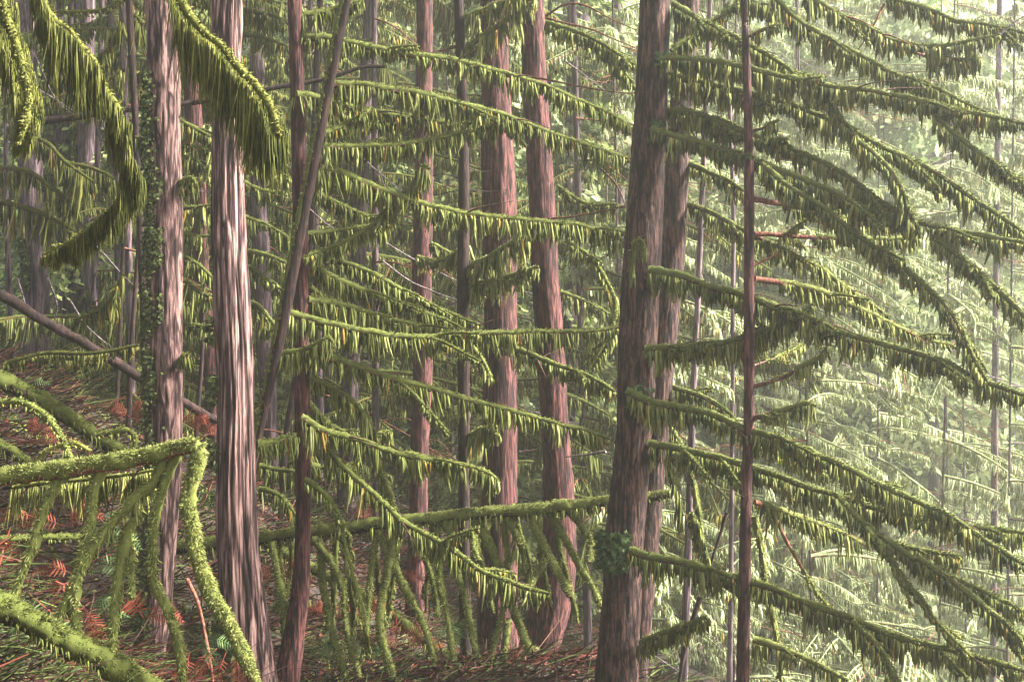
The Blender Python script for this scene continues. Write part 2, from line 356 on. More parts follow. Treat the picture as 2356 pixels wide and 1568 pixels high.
tree('E', 'conifer_tree', 'straight violet brown trunk standing left of the thinnest dark trunk, hung with tassels',
     [(976, 0, 37), (975, 300, 39), (971, 500, 42), (971, 700, 46), (971, 900, 43), (967, 1100, 44), (962, 1250, 46), (960, 1430, 56)], 13., 'red', 40)
tree('F', 'young_conifer', 'thin near black trunk just left of the thick red trunk in the middle',
     [(1055, 0, 22), (1063, 300, 24), (1066, 600, 26), (1068, 900, 27), (1067, 1100, 26), (1068, 1300, 26), (1075, 1568, 30)], 10.6, 'dark', 32)
tree('G', 'conifer_tree', 'thickest straight red brown trunk in the middle with vertical bark strips',
     [(1140, -20, 62), (1142, 200, 66), (1145, 400, 75), (1148, 600, 80), (1150, 800, 80), (1152, 1000, 83), (1149, 1200, 88), (1145, 1400, 98), (1142, 1568, 112)], 11.5, 'red', 80, fis=(26, 1.6, .008))
tree('H', 'conifer_tree', 'red trunk with a swept J shaped bend at its foot',
     [(1224, -10, 54), (1231, 200, 58), (1243, 400, 62), (1254, 600, 63), (1263, 800, 64), (1271, 1000, 65), (1278, 1100, 70), (1285, 1200, 76), (1288, 1280, 84), (1279, 1360, 92), (1260, 1440, 96), (1236, 1515, 92)], 11., 'red', 80, fis=(28, 4.5, .007))
tree('I', 'fir_tree', 'largest dark flaky trunk right of centre bearing the long drooping mossy boughs',
     [(1507, 0, 72), (1499, 200, 76), (1490, 400, 82), (1480, 600, 86), (1469, 800, 88), (1455, 1000, 88), (1438, 1200, 92), (1428, 1400, 94), (1420, 1568, 104)], 8.5, 'fir', 110, fis=(26, 6.5, .008), step=.03)
tree('J', 'fir_tree', 'narrower reddish trunk tucked close behind the largest dark trunk',
     [(1587, 0, 54), (1572, 200, 53), (1557, 400, 57), (1541, 600, 60), (1522, 800, 60), (1505, 1000, 60), (1489, 1200, 60), (1474, 1400, 58), (1462, 1568, 60)], 9.7, 'fir', 70, fis=(28, 6, .006))
tree('K', 'young_conifer', 'slim purple brown trunk on the right with short bare stubs and tassels',
     [(1712, -10, 15), (1714, 60, 16), (1722, 300, 20), (1724, 500, 22), (1722, 800, 24), (1721, 1000, 26), (1717, 1150, 27), (1715, 1300, 28), (1710, 1568, 31)], 8.0, 'red', 36, fis=(36, 6, .003))
tree('L', 'conifer_tree', 'mauve trunk at the far left with pale leafy moss patches on its side',
     [(42, 0, 44), (62, 200, 50), (68, 400, 55), (75, 600, 58), (85, 800, 60), (97, 918, 62)], 17., 'mauve', 50, fis=(16, 1.5, .012))
tree('Mm', 'conifer_tree', 'mauve trunk second from the left edge behind the curling bough',
     [(132, 0, 28), (143, 300, 36), (158, 600, 42), (165, 800, 46), (168, 845, 50)], 21., 'mauve', 40)
tree('N', 'conifer_tree', 'lighter mauve trunk third from the left edge, nearest the slender dark pole',
     [(198, 0, 36), (199, 300, 37), (206, 600, 37), (212, 800, 34), (214, 868, 38)], 20., 'mauve', 40)
tree('O', 'conifer_tree', 'hazy reddish trunk seen in the gap between the two pale pink trunks',
     [(425, 0, 34), (440, 200, 36), (456, 450, 38), (470, 650, 34), (484, 850, 34), (497, 1040, 36)], 14.5, 'red', 40)
tree('P', 'conifer_tree', 'violet grey trunk just right of the fissured cedar',
     [(595, 0, 32), (592, 400, 36), (603, 600, 40), (611, 800, 40), (620, 1000, 36), (626, 1155, 40)], 15.5, 'mauve', 40)
tree('Q', 'conifer_tree', 'leaning violet grey trunk behind the tassels right of the mossy pole',
     [(852, 0, 32), (842, 200, 33), (832, 400, 35), (822, 600, 37), (810, 800, 39), (803, 1000, 40), (798, 1170, 44)], 17., 'mauve', 40)
tree('Rr', 'sapling', 'pencil thin dark sapling behind the slim dark red trunk',
     [(736, 0, 15), (727, 200, 15), (714, 550, 15), (690, 800, 15), (660, 1000, 15), (648, 1180, 16)], 13., 'dark', 20)
tree('Ss', 'conifer_tree', 'pale lilac trunk fading in mist right of the J shaped trunk',
     [(1330, 150, 42), (1322, 300, 44), (1312, 700, 44), (1300, 1000, 44), (1290, 1300, 46)], 24., 'mauve', 30)
tree('Tt', 'conifer_tree', 'narrow pale lilac trunk in mist close left of the largest dark trunk',
     [(1420, 0, 18), (1424, 300, 22), (1428, 600, 24), (1420, 900, 24), (1415, 1200, 25)], 23., 'mauve', 24)
tree('U', 'sapling', 'thin grey sapling behind the boughs, just right of the paired trunks',
     [(1634, 0, 11), (1625, 225, 12), (1614, 490, 13), (1607, 660, 14), (1596, 890, 15), (1590, 1040, 15), (1584, 1220, 16), (1578, 1400, 18), (1572, 1568, 20)], 12., 'mauve', 20)
tree('V', 'sapling', 'thinnest pale grey sapling immediately left of the slim purple trunk',
     [(1668, 0, 9), (1679, 260, 9), (1688, 500, 10), (1686, 740, 10), (1684, 1100, 11), (1679, 1568, 12)], 14., 'mauve', 18)
tree('W', 'conifer_tree', 'faint lilac trunk in the bright mist near the right edge',
     [(2300, 0, 13), (2294, 400, 14), (2288, 1000, 15), (2284, 1568, 16)], 21., 'mauve', 20)
tree('X', 'sapling', 'slender dark pole standing directly left of the ivy covered tree',
     [(297, 0, 15), (308, 200, 16), (318, 400, 17), (326, 600, 18), (334, 800, 18), (342, 1000, 20)], 9.8, 'dark', 24)
tree('Y', 'sapling', 'skinny purple stem against the left edge',
     [(14, 200, 10), (14, 400, 11), (20, 600, 13), (30, 800, 15), (34, 870, 16)], 16., 'mauve', 16)
tree('Z', 'sapling', 'fine upright stem among thin poles left of the ivy covered tree',
     [(283, 560, 8), (278, 700, 9), (272, 860, 10), (262, 1010, 11)], 13., 'dark', 14, ext=0)
tree('Z2', 'sapling', 'crooked upright stem touching the slender dark pole on its left side',
     [(322, 330, 7), (318, 560, 9), (305, 760, 11), (297, 960, 13)], 12.5, 'dark', 14, ext=0)
tree('Z3', 'sapling', 'thin dark stem in the gap left of the cedar, below the hooked stub',
     [(470, 640, 7), (466, 800, 9), (455, 960, 10), (450, 1030, 11)], 12.5, 'dark', 14, ext=0)
tree('Z4', 'sapling', 'far grey violet trunk left of the leaning violet grey trunk',
     [(772, 300, 18), (768, 480, 19), (762, 700, 19), (752, 1000, 20)], 23., 'mauve', 16)

# mossy leaning pole
def path3(txt, d0, d1):
    q = [tuple(float(v) for v in a.split(',')) for a in txt.split()]
    xy = np.array(q); s = np.r_[0, np.cumsum(np.hypot(*np.diff(xy[:, :2], axis=0).T))]; s /= s[-1]
    return np.array([P(a[0], a[1], d0+(d1-d0)*k) for a, k in zip(xy, s)])
_bi = [100]
def grow(parent, txt, d0, d1, wd=8, moss=45, mat='moss', wood='wood', name='branch', taper=.35, dens=150, width=.017, spread=.03, fuzz=1., hairy=False, sleeve=1., bare=0., tail=0., tsh=0., step=None, clump=9., crook=.25, forks=0):
    """a branch through picture points at distances d0 to d1 with its moss; bare = share of its length without moss from its root"""
    _bi[0] += 1; sd = _bi[0]
    dm = (d0+d1)/2; c = path3(txt, d0, d1); s = spline(c, step or max(.015, .0022*dm))
    s = s+(np.stack([n1(np.arange(len(s))*.16, sd+k) for k in range(3)], 1)-.5)*px(wd, dm)*crook*np.minimum(1, np.arange(len(s))/6.)[:, None]
    n = len(s); k = np.linspace(0, 1, n); r = px(wd, dm)/2*(1-(1-taper)*k)
    mb = MB(); tube(mb, s, r, 8, lambda th, p, rr: rr*.5*(fbm(np.c_[np.repeat(np.arange(n), 8)*.35, np.cos(th).ravel()*1.5, np.sin(th).ravel()*1.5], 2, sd).reshape(rr.shape)-.5))
    fk = []; gf = np.random.default_rng(sd+4000); tot = np.linalg.norm(np.diff(s, axis=0), axis=1).sum()
    for j in range(forks):
        i0 = int(n*gf.uniform(.12, .88)); tv = s[min(i0+3, n-1)]-s[i0]; tv /= np.linalg.norm(tv)+1e-9; sg = gf.choice([-1., 1.]); l2 = gf.uniform(.10, .24)*min(tot, 1.6)
        sd_ = np.array([-tv[1], tv[0], 0])*sg*gf.uniform(.4, 1.)+np.array([0, 0, gf.normal(.12, .35)])
        c2 = np.array([s[i0], s[i0]+(tv*.6+sd_*.6)*l2*.5, s[i0]+(tv*.9+sd_*.9)*l2+np.array([0, 0, -.18*l2])]); s2 = spline(c2, .015); r2 = np.linspace(r[i0]*.5, .0015, len(s2))
        tube(mb, s2, r2, 5); fk.append((s2, r2, gf.uniform() < .55))
    o = mb.build(name, M[wood], parent)
    if moss > 0:
        i = int(n*bare); j = n-int(n*tail)
        if j-i > 4:
            q, rq = s[i:j], r[i:j]; kk = np.linspace(0, 1, j-i)
            env = np.clip(np.minimum(kk/.08+.25 if bare else kk*0+1, (1-kk)/.10+.35), 0, 1)
            mm = MB(); moss_on(mm, q, rq, px(moss, dm), width*max(.55, dm/9), dens*9/max(dm, 5), spread, sd, fuzz, env, hairy, sleeve, clump, tsh)
            for q2, r2, mossy in fk:
                if mossy: moss_on(mm, q2, r2, px(moss, dm)*.62*np.linspace(1, .5, len(q2)), width*max(.55, dm/9), dens*9/max(dm, 5), spread*.6, sd+int(q2[0, 2]*100) % 50, fuzz, None, hairy, sleeve*.7, clump, tsh)
            mm.build('moss', M[mat], o)
    return o

pole = empty('leaning_pole', P(588, 1060, 8.7), 'long dead pole leaning across the slim dark red trunk, moss along its upper side', 'dead tree')
mb, base, s = trunk_mesh([(800, -20, 24), (757, 200, 25), (722, 380, 26), (692, 520, 27), (654, 720, 27), (616, 900, 24), (592, 1020, 20)], 8.7, 'dark', 24, 2.5, fis=(30, 5, .004))
mb.build('trunk', M['dark'], pole)
mm = MB(); q = s.copy(); q = q[(q[:, 2] > P(0, 1030, 8.7)[2])]; off = np.array([-1., -.25, .25])
moss_on(mm, q[:, :3]+off*(q[:, 3]*.45)[:, None], q[:, 3]*.55, .02, .012, 120, .01, 77, 2.2, sleeve=1.1); mm.build('moss', M['moss'], pole)
TREES['D'] = (pole, s, 8.7)

T = {k: v[0] for k, v in TREES.items()}
# ------------------------------------------------------------------ boughs of the big fir on the right
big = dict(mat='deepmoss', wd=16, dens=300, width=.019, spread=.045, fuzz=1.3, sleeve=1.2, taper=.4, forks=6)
for pts, d0, d1, mo, kw in [
    ("1548,14 1636,61 1708,97 1790,144 1840,180", 8.5, 8.0, 52, {}),
    ("1544,119 1600,76 1672,29 1712,-8", 8.6, 8.8, 42, dict(wd=9)),
    ("1520,140 1600,141 1693,155 1790,178 1912,202 2020,216 2129,238 2237,263 2370,290", 8.35, 7.3, 58, dict(wd=20)),
    ("1540,172 1618,195 1708,213 1786,234 1877,267 1967,307 2039,346 2129,386 2237,458 2370,545", 8.45, 7.5, 58, dict(wd=18)),
    ("1893,222 1920,250 1940,280 1970,306", 7.9, 7.75, 55, dict(wd=12)),
    ("2155,270 2190,305 2237,343 2300,385 2370,432", 7.5, 7.2, 52, dict(wd=12)),
    ("1530,258 1600,263 1672,292 1769,325 1859,361 1949,407 2021,462 2100,510", 8.5, 7.7, 55, {}),
    ("1970,325 2020,365 2057,407 2082,455 2104,512", 7.8, 7.6, 62, dict(wd=12)),
    ("1498,302 1582,325 1672,350 1786,393 1898,436 1985,480 2093,509 2201,534 2370,562", 8.35, 7.4, 55, dict(wd=20)),
    ("1750,378 1805,426 1894,480 1967,540 2039,590 2093,630 2158,688 2201,742 2237,818 2272,880", 8.0, 7.4, 56, dict(wd=14)),
    ("2150,548 2219,601 2265,640 2310,680 2370,742", 7.6, 7.2, 52, dict(wd=12)),
    ("1493,625 1564,637 1636,663 1708,681 1804,717 1859,735 1949,771 2057,800 2165,832 2237,868 2370,915", 8.35, 7.3, 64, dict(wd=22)),
    ("1484,803 1564,802 1636,796 1708,780 1786,753 1830,730 1872,700", 8.35, 7.9, 58, dict(wd=15)),
    ("1442,900 1492,926 1564,940 1636,955 1708,987 1790,1012 1859,1040 1931,1068 2003,1107 2093,1147 2183,1190 2273,1248 2370,1306", 8.3, 7.3, 62, dict(wd=20)),
    ("1490,1023 1564,1035 1672,1060 1769,1089 1859,1122 1949,1147 2021,1172 2120,1188", 8.4, 7.7, 62, dict(wd=18)),
    ("1925,1140 1985,1204 2057,1255 2129,1302 2237,1349 2310,1385 2370,1418", 7.7, 7.3, 50, dict(wd=13)),
    ("1990,1215 2042,1277 2079,1334 2122,1382 2158,1435 2235,1512", 7.6, 7.4, 22, dict(wd=12, spread=.02)),
    ("2111,1284 2201,1346 2273,1403 2370,1478", 7.5, 7.2, 55, dict(wd=15)),
    ("1448,1268 1492,1281 1581,1299 1672,1327 1769,1352 1840,1382 1931,1414 2003,1443 2075,1468 2201,1500 2370,1548", 8.3, 7.3, 64, dict(wd=20, mat='moss', tsh=-.08)),
    ("1960,1430 2021,1490 2068,1578", 7.7, 7.5, 48, dict(wd=12)),
    ("1474,1480 1528,1457 1580,1440 1627,1420", 8.35, 7.9, 56, dict(wd=14, mat='moss')),
    ("1708,990 1800,1040 1900,1100", 9.0, 9.6, 40, dict(wd=10)),
    ("2100,1187 2180,1205 2270,1216 2370,1228", 7.8, 7.6, 40, dict(wd=12)),
    ("2010,1240 2100,1262 2180,1276 2215,1282", 7.9, 7.8, 42, dict(wd=12)),
    ("1590,1180 1610,1240 1625,1290 1622,1330", 8.6, 8.7, 40, dict(wd=8)),
]:
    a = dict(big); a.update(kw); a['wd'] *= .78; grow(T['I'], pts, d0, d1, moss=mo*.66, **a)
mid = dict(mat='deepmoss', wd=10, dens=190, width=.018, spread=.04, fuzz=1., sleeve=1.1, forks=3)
for pts, d0, d1, mo in [("1575,375 1630,398 1672,415 1712,442", 9.7, 9.3, 42), ("1578,470 1636,490 1708,530 1760,560", 9.7, 9.2, 44), ("1540,890 1618,915 1672,947 1712,988", 9.7, 9.3, 46),
                        ("1540,985 1575,1040 1600,1130 1612,1210 1622,1300", 9.8, 9.8, 34), ("1530,1060 1555,1110 1565,1200", 9.8, 9.8, 60)]:
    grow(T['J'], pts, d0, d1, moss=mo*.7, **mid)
for pts, d0, d1, mo, wd, bare, wood in [
    ("1722,86 1752,72 1790,58", 8.0, 7.9, 62, 8, .3, 'wood'), ("1730,302 1762,292 1792,277", 8.0, 7.9, 55, 8, .5, 'wood'),
    ("1732,458 1815,472 1880,490 1960,505 2050,522", 8.0, 8.6, 42, 13, .25, 'redwood'), ("1734,537 1820,543 1913,548 2020,551 2118,548", 8.05, 8.4, 36, 12, .35, 'redwood'),
    ("1736,641 1840,659 1949,698 2039,742 2129,781 2195,795", 8.0, 8.6, 40, 14, .1, 'redwood'), ("1728,890 1805,868 1840,846 1884,825 1909,793", 8.0, 7.8, 36, 11, .5, 'wood'),
    ("1728,962 1805,944 1855,929 1878,935", 8.0, 7.8, 52, 15, .35, 'wood'), ("1736,1154 1805,1180 1913,1216 1990,1254", 8.0, 8.4, 50, 13, .05, 'redwood'),
    ("1783,1183 1811,1248 1848,1309 1876,1360 1912,1405", 8.3, 8.2, 14, 10, .6, 'redwood'), ("1736,540 1805,580 1876,612 1931,652 1985,688 2045,728", 8.1, 8.7, 44, 10, .05, 'wood'),
    ("1732,1472 1805,1494 1876,1526 1950,1566", 8.0, 7.8, 50, 13, 0, 'wood'), ("1735,610 1775,590 1800,575", 8.0, 8.0, 0, 6, 0, 'redwood'),
    ("1735,1190 1752,1260 1762,1350 1790,1480 1796,1568", 8.4, 8.4, 26, 15, 0, 'wood'), ("1735,840 1790,820 1850,790", 9., 9.5, 20, 5, .4, 'wood')]:
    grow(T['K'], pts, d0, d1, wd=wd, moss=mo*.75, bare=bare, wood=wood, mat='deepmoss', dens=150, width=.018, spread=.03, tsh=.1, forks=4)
up = empty('overhanging_tree', P(1700, -900, 8.8), 'branches of a tree out of view above, hanging into the top right corner', 'tree')
for pts, d0, d1, mo, wd, wood, bare in [
    ("1775,-10 1840,54 1931,105 2003,144 2075,180 2147,202 2219,238 2290,272", 8.8, 8.2, 54, 14, 'wood', 0), ("1850,-8 1931,36 2003,69 2057,97 2147,108 2219,99 2298,82", 8.8, 8.6, 44, 13, 'redwood', 0),
    ("2040,0 2129,22 2201,51 2273,61 2370,80", 9.2, 8.8, 44, 12, 'wood', 0), ("2060,105 2147,134 2219,139 2246,130 2254,146", 8.7, 8.7, 46, 8, 'redwood', .4),
    ("2034,10 2004,70 1968,124", 8.8, 8.8, 0, 6, 'redwood', 0), ("2300,80 2330,55 2370,28", 8.8, 8.8, 0, 5, 'grey', 0), ("1700,-10 1760,20 1800,60", 9.5, 9.5, 50, 8, 'wood', 0)]:
    grow(up, pts, d0, d1, wd=wd, moss=mo*.75, wood=wood, bare=bare, mat='moss', dens=200, width=.02, spread=.05, tsh=-.08, forks=5)
root_up = MB(); tube(root_up, spline([P(1690, -900, 8.9), P(1720, -420, 8.9), P(1740, -120, 8.9), P(1880, -40, 8.8), P(2080, -40, 9.)], .1), np.linspace(.12, .05, len(spline([P(1690, -900, 8.9), P(1720, -420, 8.9), P(1740, -120, 8.9), P(1880, -40, 8.8), P(2080, -40, 9.)], .1))), 12)
root_up.build('limb', M['fir'], up)

# ------------------------------------------------------------------ branches in the middle
cm = dict(mat='moss', dens=200, width=.018, spread=.035, fuzz=1.1, sleeve=1.1, forks=4)
for key, pts, d0, d1, mo, wd in [
    ('T2', "692,38 767,22 835,2", 9, 9.2, 48, 10), ('T2', "690,88 757,92 836,108 926,126 1016,137 1088,152 1160,171 1257,202 1333,235 1401,263 1456,298", 9, 9.6, 42, 15),
    ('D', "765,195 836,198 908,209 980,220 1053,241 1124,256 1203,283 1275,310 1348,335 1450,367", 8.75, 9.6, 46, 14), ('T2', "682,219 745,231 818,249 890,263 998,278 1110,298", 8.85, 9.8, 38, 12),
    ('D', "737,338 818,339 908,335 998,321 1071,306 1132,300 1145,284 1158,296", 8.75, 9.3, 36, 12), ('D', "745,306 800,288 830,270 856,247", 8.75, 9.1, 36, 9),
    ('D', "722,389 782,400 854,429 926,458 1016,483 1106,498 1225,509 1329,519 1383,537 1442,557", 8.75, 9.7, 47, 15), ('D', "928,452 955,422 964,398 975,382 988,390", 9.1, 9.0, 62, 11),
    ('D', "910,468 878,498 854,522 800,554 745,576 706,592", 9.1, 8.9, 40, 10), ('T2', "708,611 782,648 854,677 926,702 998,728 1055,751", 9.05, 9.9, 40, 13),
    ('T2', "776,600 854,630 926,670 998,706 1106,749", 10, 10.3, 36, 11), ('T2', "708,692 782,702 854,724 926,742 998,757 1052,769", 9.0, 9.7, 40, 12),
    ('T2', "657,720 710,735 782,753 854,767 926,776 1016,776 1106,769 1225,765 1348,763 1400,757 1430,752", 8.8, 9.6, 46, 14), ('D', "640,818 692,807 730,792 755,778 768,792", 8.75, 8.7, 46, 9),
    ('T2', "700,813 782,832 854,857 926,879 998,897 1070,919 1142,937 1225,960 1300,980 1348,991 1402,1010", 8.9, 9.7, 46, 15), ('T2', "710,868 763,893 810,923 840,958 870,1005", 9.0, 9.2, 46, 12),
    ('T2', "692,962 745,994 818,1012 890,1038 962,1055 1071,1072 1124,1089 1148,1112", 8.85, 9.2, 50, 15), ('T2', "742,1015 782,1068 836,1118 890,1165 926,1201 998,1241 1071,1287 1106,1313 1179,1342 1225,1356 1265,1366", 8.95, 8.8, 54, 14),
    ('T2', "700,1105 735,1129 767,1165 785,1219 796,1273 818,1349 840,1429 843,1510", 8.9, 8.9, 22, 12), ('T2', "706,820 690,830 655,838", 9.1, 9.3, 0, 5),
    ('T2', "712,1070 760,1078 800,1072 830,1060", 9.4, 9.8, 40, 9), ('T2', "712,660 760,700 790,730", 9.4, 9.8, 34, 8), ('D', "745,250 800,262 860,280 930,292", 9.3, 9.8, 36, 9),
    ('D', "720,440 780,470 850,500 905,512", 9.5, 10, 32, 8), ('T2', "705,540 780,530 850,520 900,512", 9.5, 9.9, 34, 8), ('T2', "708,925 770,985 850,1000 900,990", 9.6, 10, 30, 8),
    ('F', "1067,43 1100,30 1142,14 1205,-18", 10.6, 10.3, 54, 10), ('F', "1067,119 1124,76 1180,40 1235,0", 10.6, 10.3, 56, 11), ('F', "1045,108 1010,118 978,125", 10.6, 10.3, 0, 9),
    ('F', "1081,616 1142,583 1180,558 1205,546 1222,554", 10.6, 10.3, 58, 11), ('F', "1081,662 1142,645 1190,632 1238,614", 10.6, 10.3, 46, 11), ('F', "1077,1005 1114,987 1141,982 1140,1000", 10.6, 10.3, 52, 9),
    ('F', "1075,560 1040,590 1000,602 960,590", 10.7, 11.2, 36, 7), ('F', "1080,790 1110,830 1130,870", 10.8, 10.7, 30, 8),
    ('E', "770,1250 850,1120 900,1020", 12.4, 12.3, 0, 4), ('E', "990,560 1030,580 1056,590", 12.8, 12.9, 34, 9),
    ('H', "1128,790 1203,810 1275,839 1348,864 1416,900", 10.4, 10., 38, 13), ('H', "1257,54 1348,83 1401,112 1460,150", 10.6, 10., 36, 9), ('H', "1380,117 1420,150 1458,193", 10.2, 10.1, 40, 8),
    ('H', "1311,558 1365,601 1398,652 1416,698 1412,749 1383,807 1360,845", 10.6, 10.2, 26, 8), ('H', "1283,430 1350,470 1420,470", 11.4, 11., 30, 6),
    ('Ss', "1289,673 1348,695 1408,726", 14., 14., 40, 10), ('Ss', "1300,908 1350,928 1408,960", 14, 14, 44, 10), ('Ss', "1295,1130 1340,1145 1390,1150", 14, 14, 44, 9), ('Ss', "1300,800 1350,815 1390,830", 15, 15, 34, 8),
    ('P', "562,24 619,36 662,52", 13.5, 13.3, 44, 10), ('P', "562,79 619,94 664,110", 13.5, 13.3, 44, 10), ('P', "573,580 620,590 658,606", 13.5, 13.3, 36, 12), ('P', "574,616 610,640 648,668", 13.4, 13.3, 40, 11),
    ('P', "572,695 600,708 632,750", 13.4, 13.3, 44, 10), ('P', "560,420 600,438 660,445", 13.5, 13.6, 36, 10), ('P', "560,500 615,520 670,552", 13.5, 13.6, 36, 10), ('P', "560,280 610,290 665,300", 13.5, 13.6, 40, 10),
    ('P', "560,360 610,385 668,410", 13.4, 13.4, 40, 10), ('T1', "588,1024 630,1016 680,1002", 8.2, 8.5, 44, 12), ('P', "597,1072 640,1082 690,1086", 11, 11, 42, 10), ('P', "595,1125 638,1137 662,1160 680,1186", 10.5, 10.5, 46, 11),
    ('O', "411,278 450,298 489,318", 12, 12, 44, 9), ('O', "412,325 450,338 489,350", 12, 12, 44, 9), ('O', "415,361 450,370 489,378", 12, 12, 46, 9), ('O', "416,480 450,478 489,472", 12, 12, 50, 9),
    ('O', "418,640 450,668 489,690", 12, 12, 46, 9), ('O', "418,745 455,750 489,752", 12, 12, 44, 9), ('O', "420,590 455,610 489,640", 12, 12, 44, 9), ('O', "418,540 452,545 489,542", 12, 12, 40, 9),
    ('T0', "405,428 425,416 442,411 450,424", 8.5, 8.4, 40, 8), ('T0', "408,826 424,820 436,818", 8.5, 8.4, 34, 8)]:
    a = dict(cm)
    if d0 > 11: a.update(dens=150, tsh=-.05)
    if key == 'F': a.update(tsh=.12)
    grow(T[key], pts, d0, d1, moss=mo*.82, wd=wd, **a)
for key, pts, d0, d1, wd, wood in [
    ('H', "1257,36 1304,11 1348,14 1405,43 1465,70", 10.8, 10, 6, 'redwood'), ('H', "1261,43 1348,65 1400,84 1462,110", 10.8, 10, 6, 'redwood'), ('H', "1174,170 1257,184 1365,205 1458,218", 10.4, 10, 6, 'redwood'),
    ('H', "1203,507 1293,501 1383,487 1444,472", 10.5, 10, 6, 'redwood'), ('H', "1340,340 1395,380 1450,420", 10.5, 10.2, 6, 'redwood'), ('H', "1380,385 1420,430 1445,490", 10.4, 10.2, 6, 'wood'),
    ('G', "1195,1040 1220,1036 1240,1032", 11.3, 11.3, 7, 'dark'), ('I', "1395,1038 1340,1046 1300,1052", 8.9, 9.6, 7, 'grey'), ('H', "1310,985 1360,1000 1402,1020", 10.5, 9.5, 6, 'wood'),
    ('H', "1300,975 1350,1005 1400,1032", 10.5, 9.5, 6, 'redwood'), ('F', "1075,385 1110,395 1150,385", 10.7, 11, 3, 'dark'), ('F', "1075,435 1120,440 1170,436", 10.7, 11, 3, 'dark'), ('F', "1055,410 1020,400 995,405", 10.7, 11, 3, 'dark'),
    ('F', "1058,438 1020,445 996,450", 10.7, 11, 3, 'dark'), ('H', "1270,330 1310,325 1345,318", 10.9, 11, 3, 'grey'), ('H', "1300,140 1360,185 1400,215", 12, 12, 4, 'grey'), ('T2', "700,470 760,520 830,560", 11, 11.5, 4, 'grey'),
    ('E', "880,600 950,650 1050,690", 12.5, 12.3, 5, 'grey'), ('E', "890,560 960,600 1060,650", 12.7, 12.5, 4, 'grey'), ('Q', "870,390 890,440 910,480", 14, 14, 4, 'grey'), ('Q', "830,360 900,420 940,450", 14, 14, 4, 'grey')]:
    grow(T[key], pts, d0, d1, wd=wd, moss=0, wood=wood, crook=.8)

# a long dead stick lying across the trunks
st = empty('dead_stick', P(480, 231, 10.4), 'long bare dark stick lodged level across the trunks, upper left', 'stick')
grow(st, "66,283 216,263 274,256 332,249 411,240 480,231 605,206 742,184 825,159 890,150", 10.2, 10.6, wd=17, moss=0, wood='dark', name='stick', taper=.5, crook=.5)
# ------------------------------------------------------------------ near mossy boughs, upper left
def bough(label, pts, d0, d1, L0, wd, tsh=0, dens=1500, mat='goldmoss', lens=None, width=.015):
    _bi[0] += 1; sd = _bi[0]; dm = (d0+d1)/2
    c = path3(pts, d0, d1); s = spline(c, .015); n = len(s); k = np.linspace(0, 1, n)
    root = empty('mossy_bough', s[0], label, 'branch'); r = px(wd, dm)/2*(1-.5*k)
    b = MB(); tube(b, s, r, 8); o = b.build('branch', M['wood'], root)
    Ls = px(1, dm)*np.interp(k, np.linspace(0, 1, len(lens)), lens) if lens else px(L0, dm)
    m1 = MB(); moss_on(m1, s, r, Ls, width, dens, .05, sd, 1.6, None, True, .9, 5., tsh); m1.build('moss', M[mat], o)
    return root
bough('dark mossy bough hanging down the left edge, long curtains of moss', "4,-30 14,43 29,79 43,126 58,180 66,234 62,281 48,332", 5.2, 5.0, 0, 14, +.06, 1700, lens=[130, 150, 190, 170, 110, 80, 60])
bough('curling mossy bough at upper left that hooks back to the left at its end', "75,-30 119,47 155,72 188,115 213,144 231,195 267,252 275,307 296,368 304,415 291,451 245,497 205,535 162,562 106,590", 5.4, 5.8, 0, 16, +.06, 1700,
      lens=[110, 170, 200, 170, 120, 95, 85, 90, 100, 110, 110, 80, 80, 80, 30])
bough('golden mossy bough sweeping over the fissured cedar, longest tassels of all', "398,-30 433,36 469,79 512,112 548,159 584,195 613,234 631,271 640,312", 5.2, 5.0, 0, 16, .10, 1700, lens=[70, 120, 190, 210, 210, 250, 250, 220, 150])
for key, pts, d, mo, wd in [('L', "54,310 108,332 151,375 216,420", 12, 62, 10), ('L', "0,388 65,397 119,433 180,478", 12, 56, 11), ('L', "-10,462 90,490 172,532", 12, 62, 11), ('N', "148,375 216,390 265,412", 12.5, 52, 9),
                            ('X', "282,50 268,90 252,112 213,146", 10, 40, 9), ('X', "285,160 265,180 250,190", 10, 44, 8), ('X', "284,632 262,684 224,717 170,738", 10.2, 44, 9), ('X', "288,0 250,22 190,30 130,28", 10, 8, 8),
                            ('T0', "335,310 360,300 330,318 312,316", 9.2, 46, 8), ('X', "330,60 312,40 300,30", 9.9, 60, 10), ('X', "330,180 310,168 300,150", 10., 60, 9),
                            ('L', "14,838 108,814 217,814 318,795", 11, 22, 9), ('L', "108,820 180,828 250,832", 12, 18, 7)]:
    grow(T[key], pts, d, d, wd=wd, moss=mo, mat='goldmoss', dens=190, width=.016, spread=.05, tsh=-.02)
for pts, d in [("200,200 260,330 330,400", 13), ("215,560 290,640 340,690", 13), ("160,690 200,750 260,800", 13), ("80,130 130,230 180,270", 12), ("40,640 60,720 50,800", 13), ("110,640 130,700 120,760", 13), ("85,205 190,265 275,290", 12.6)]:
    grow(T['N'], pts, d, d+.4, wd=5, moss=0, wood='grey', crook=1.)

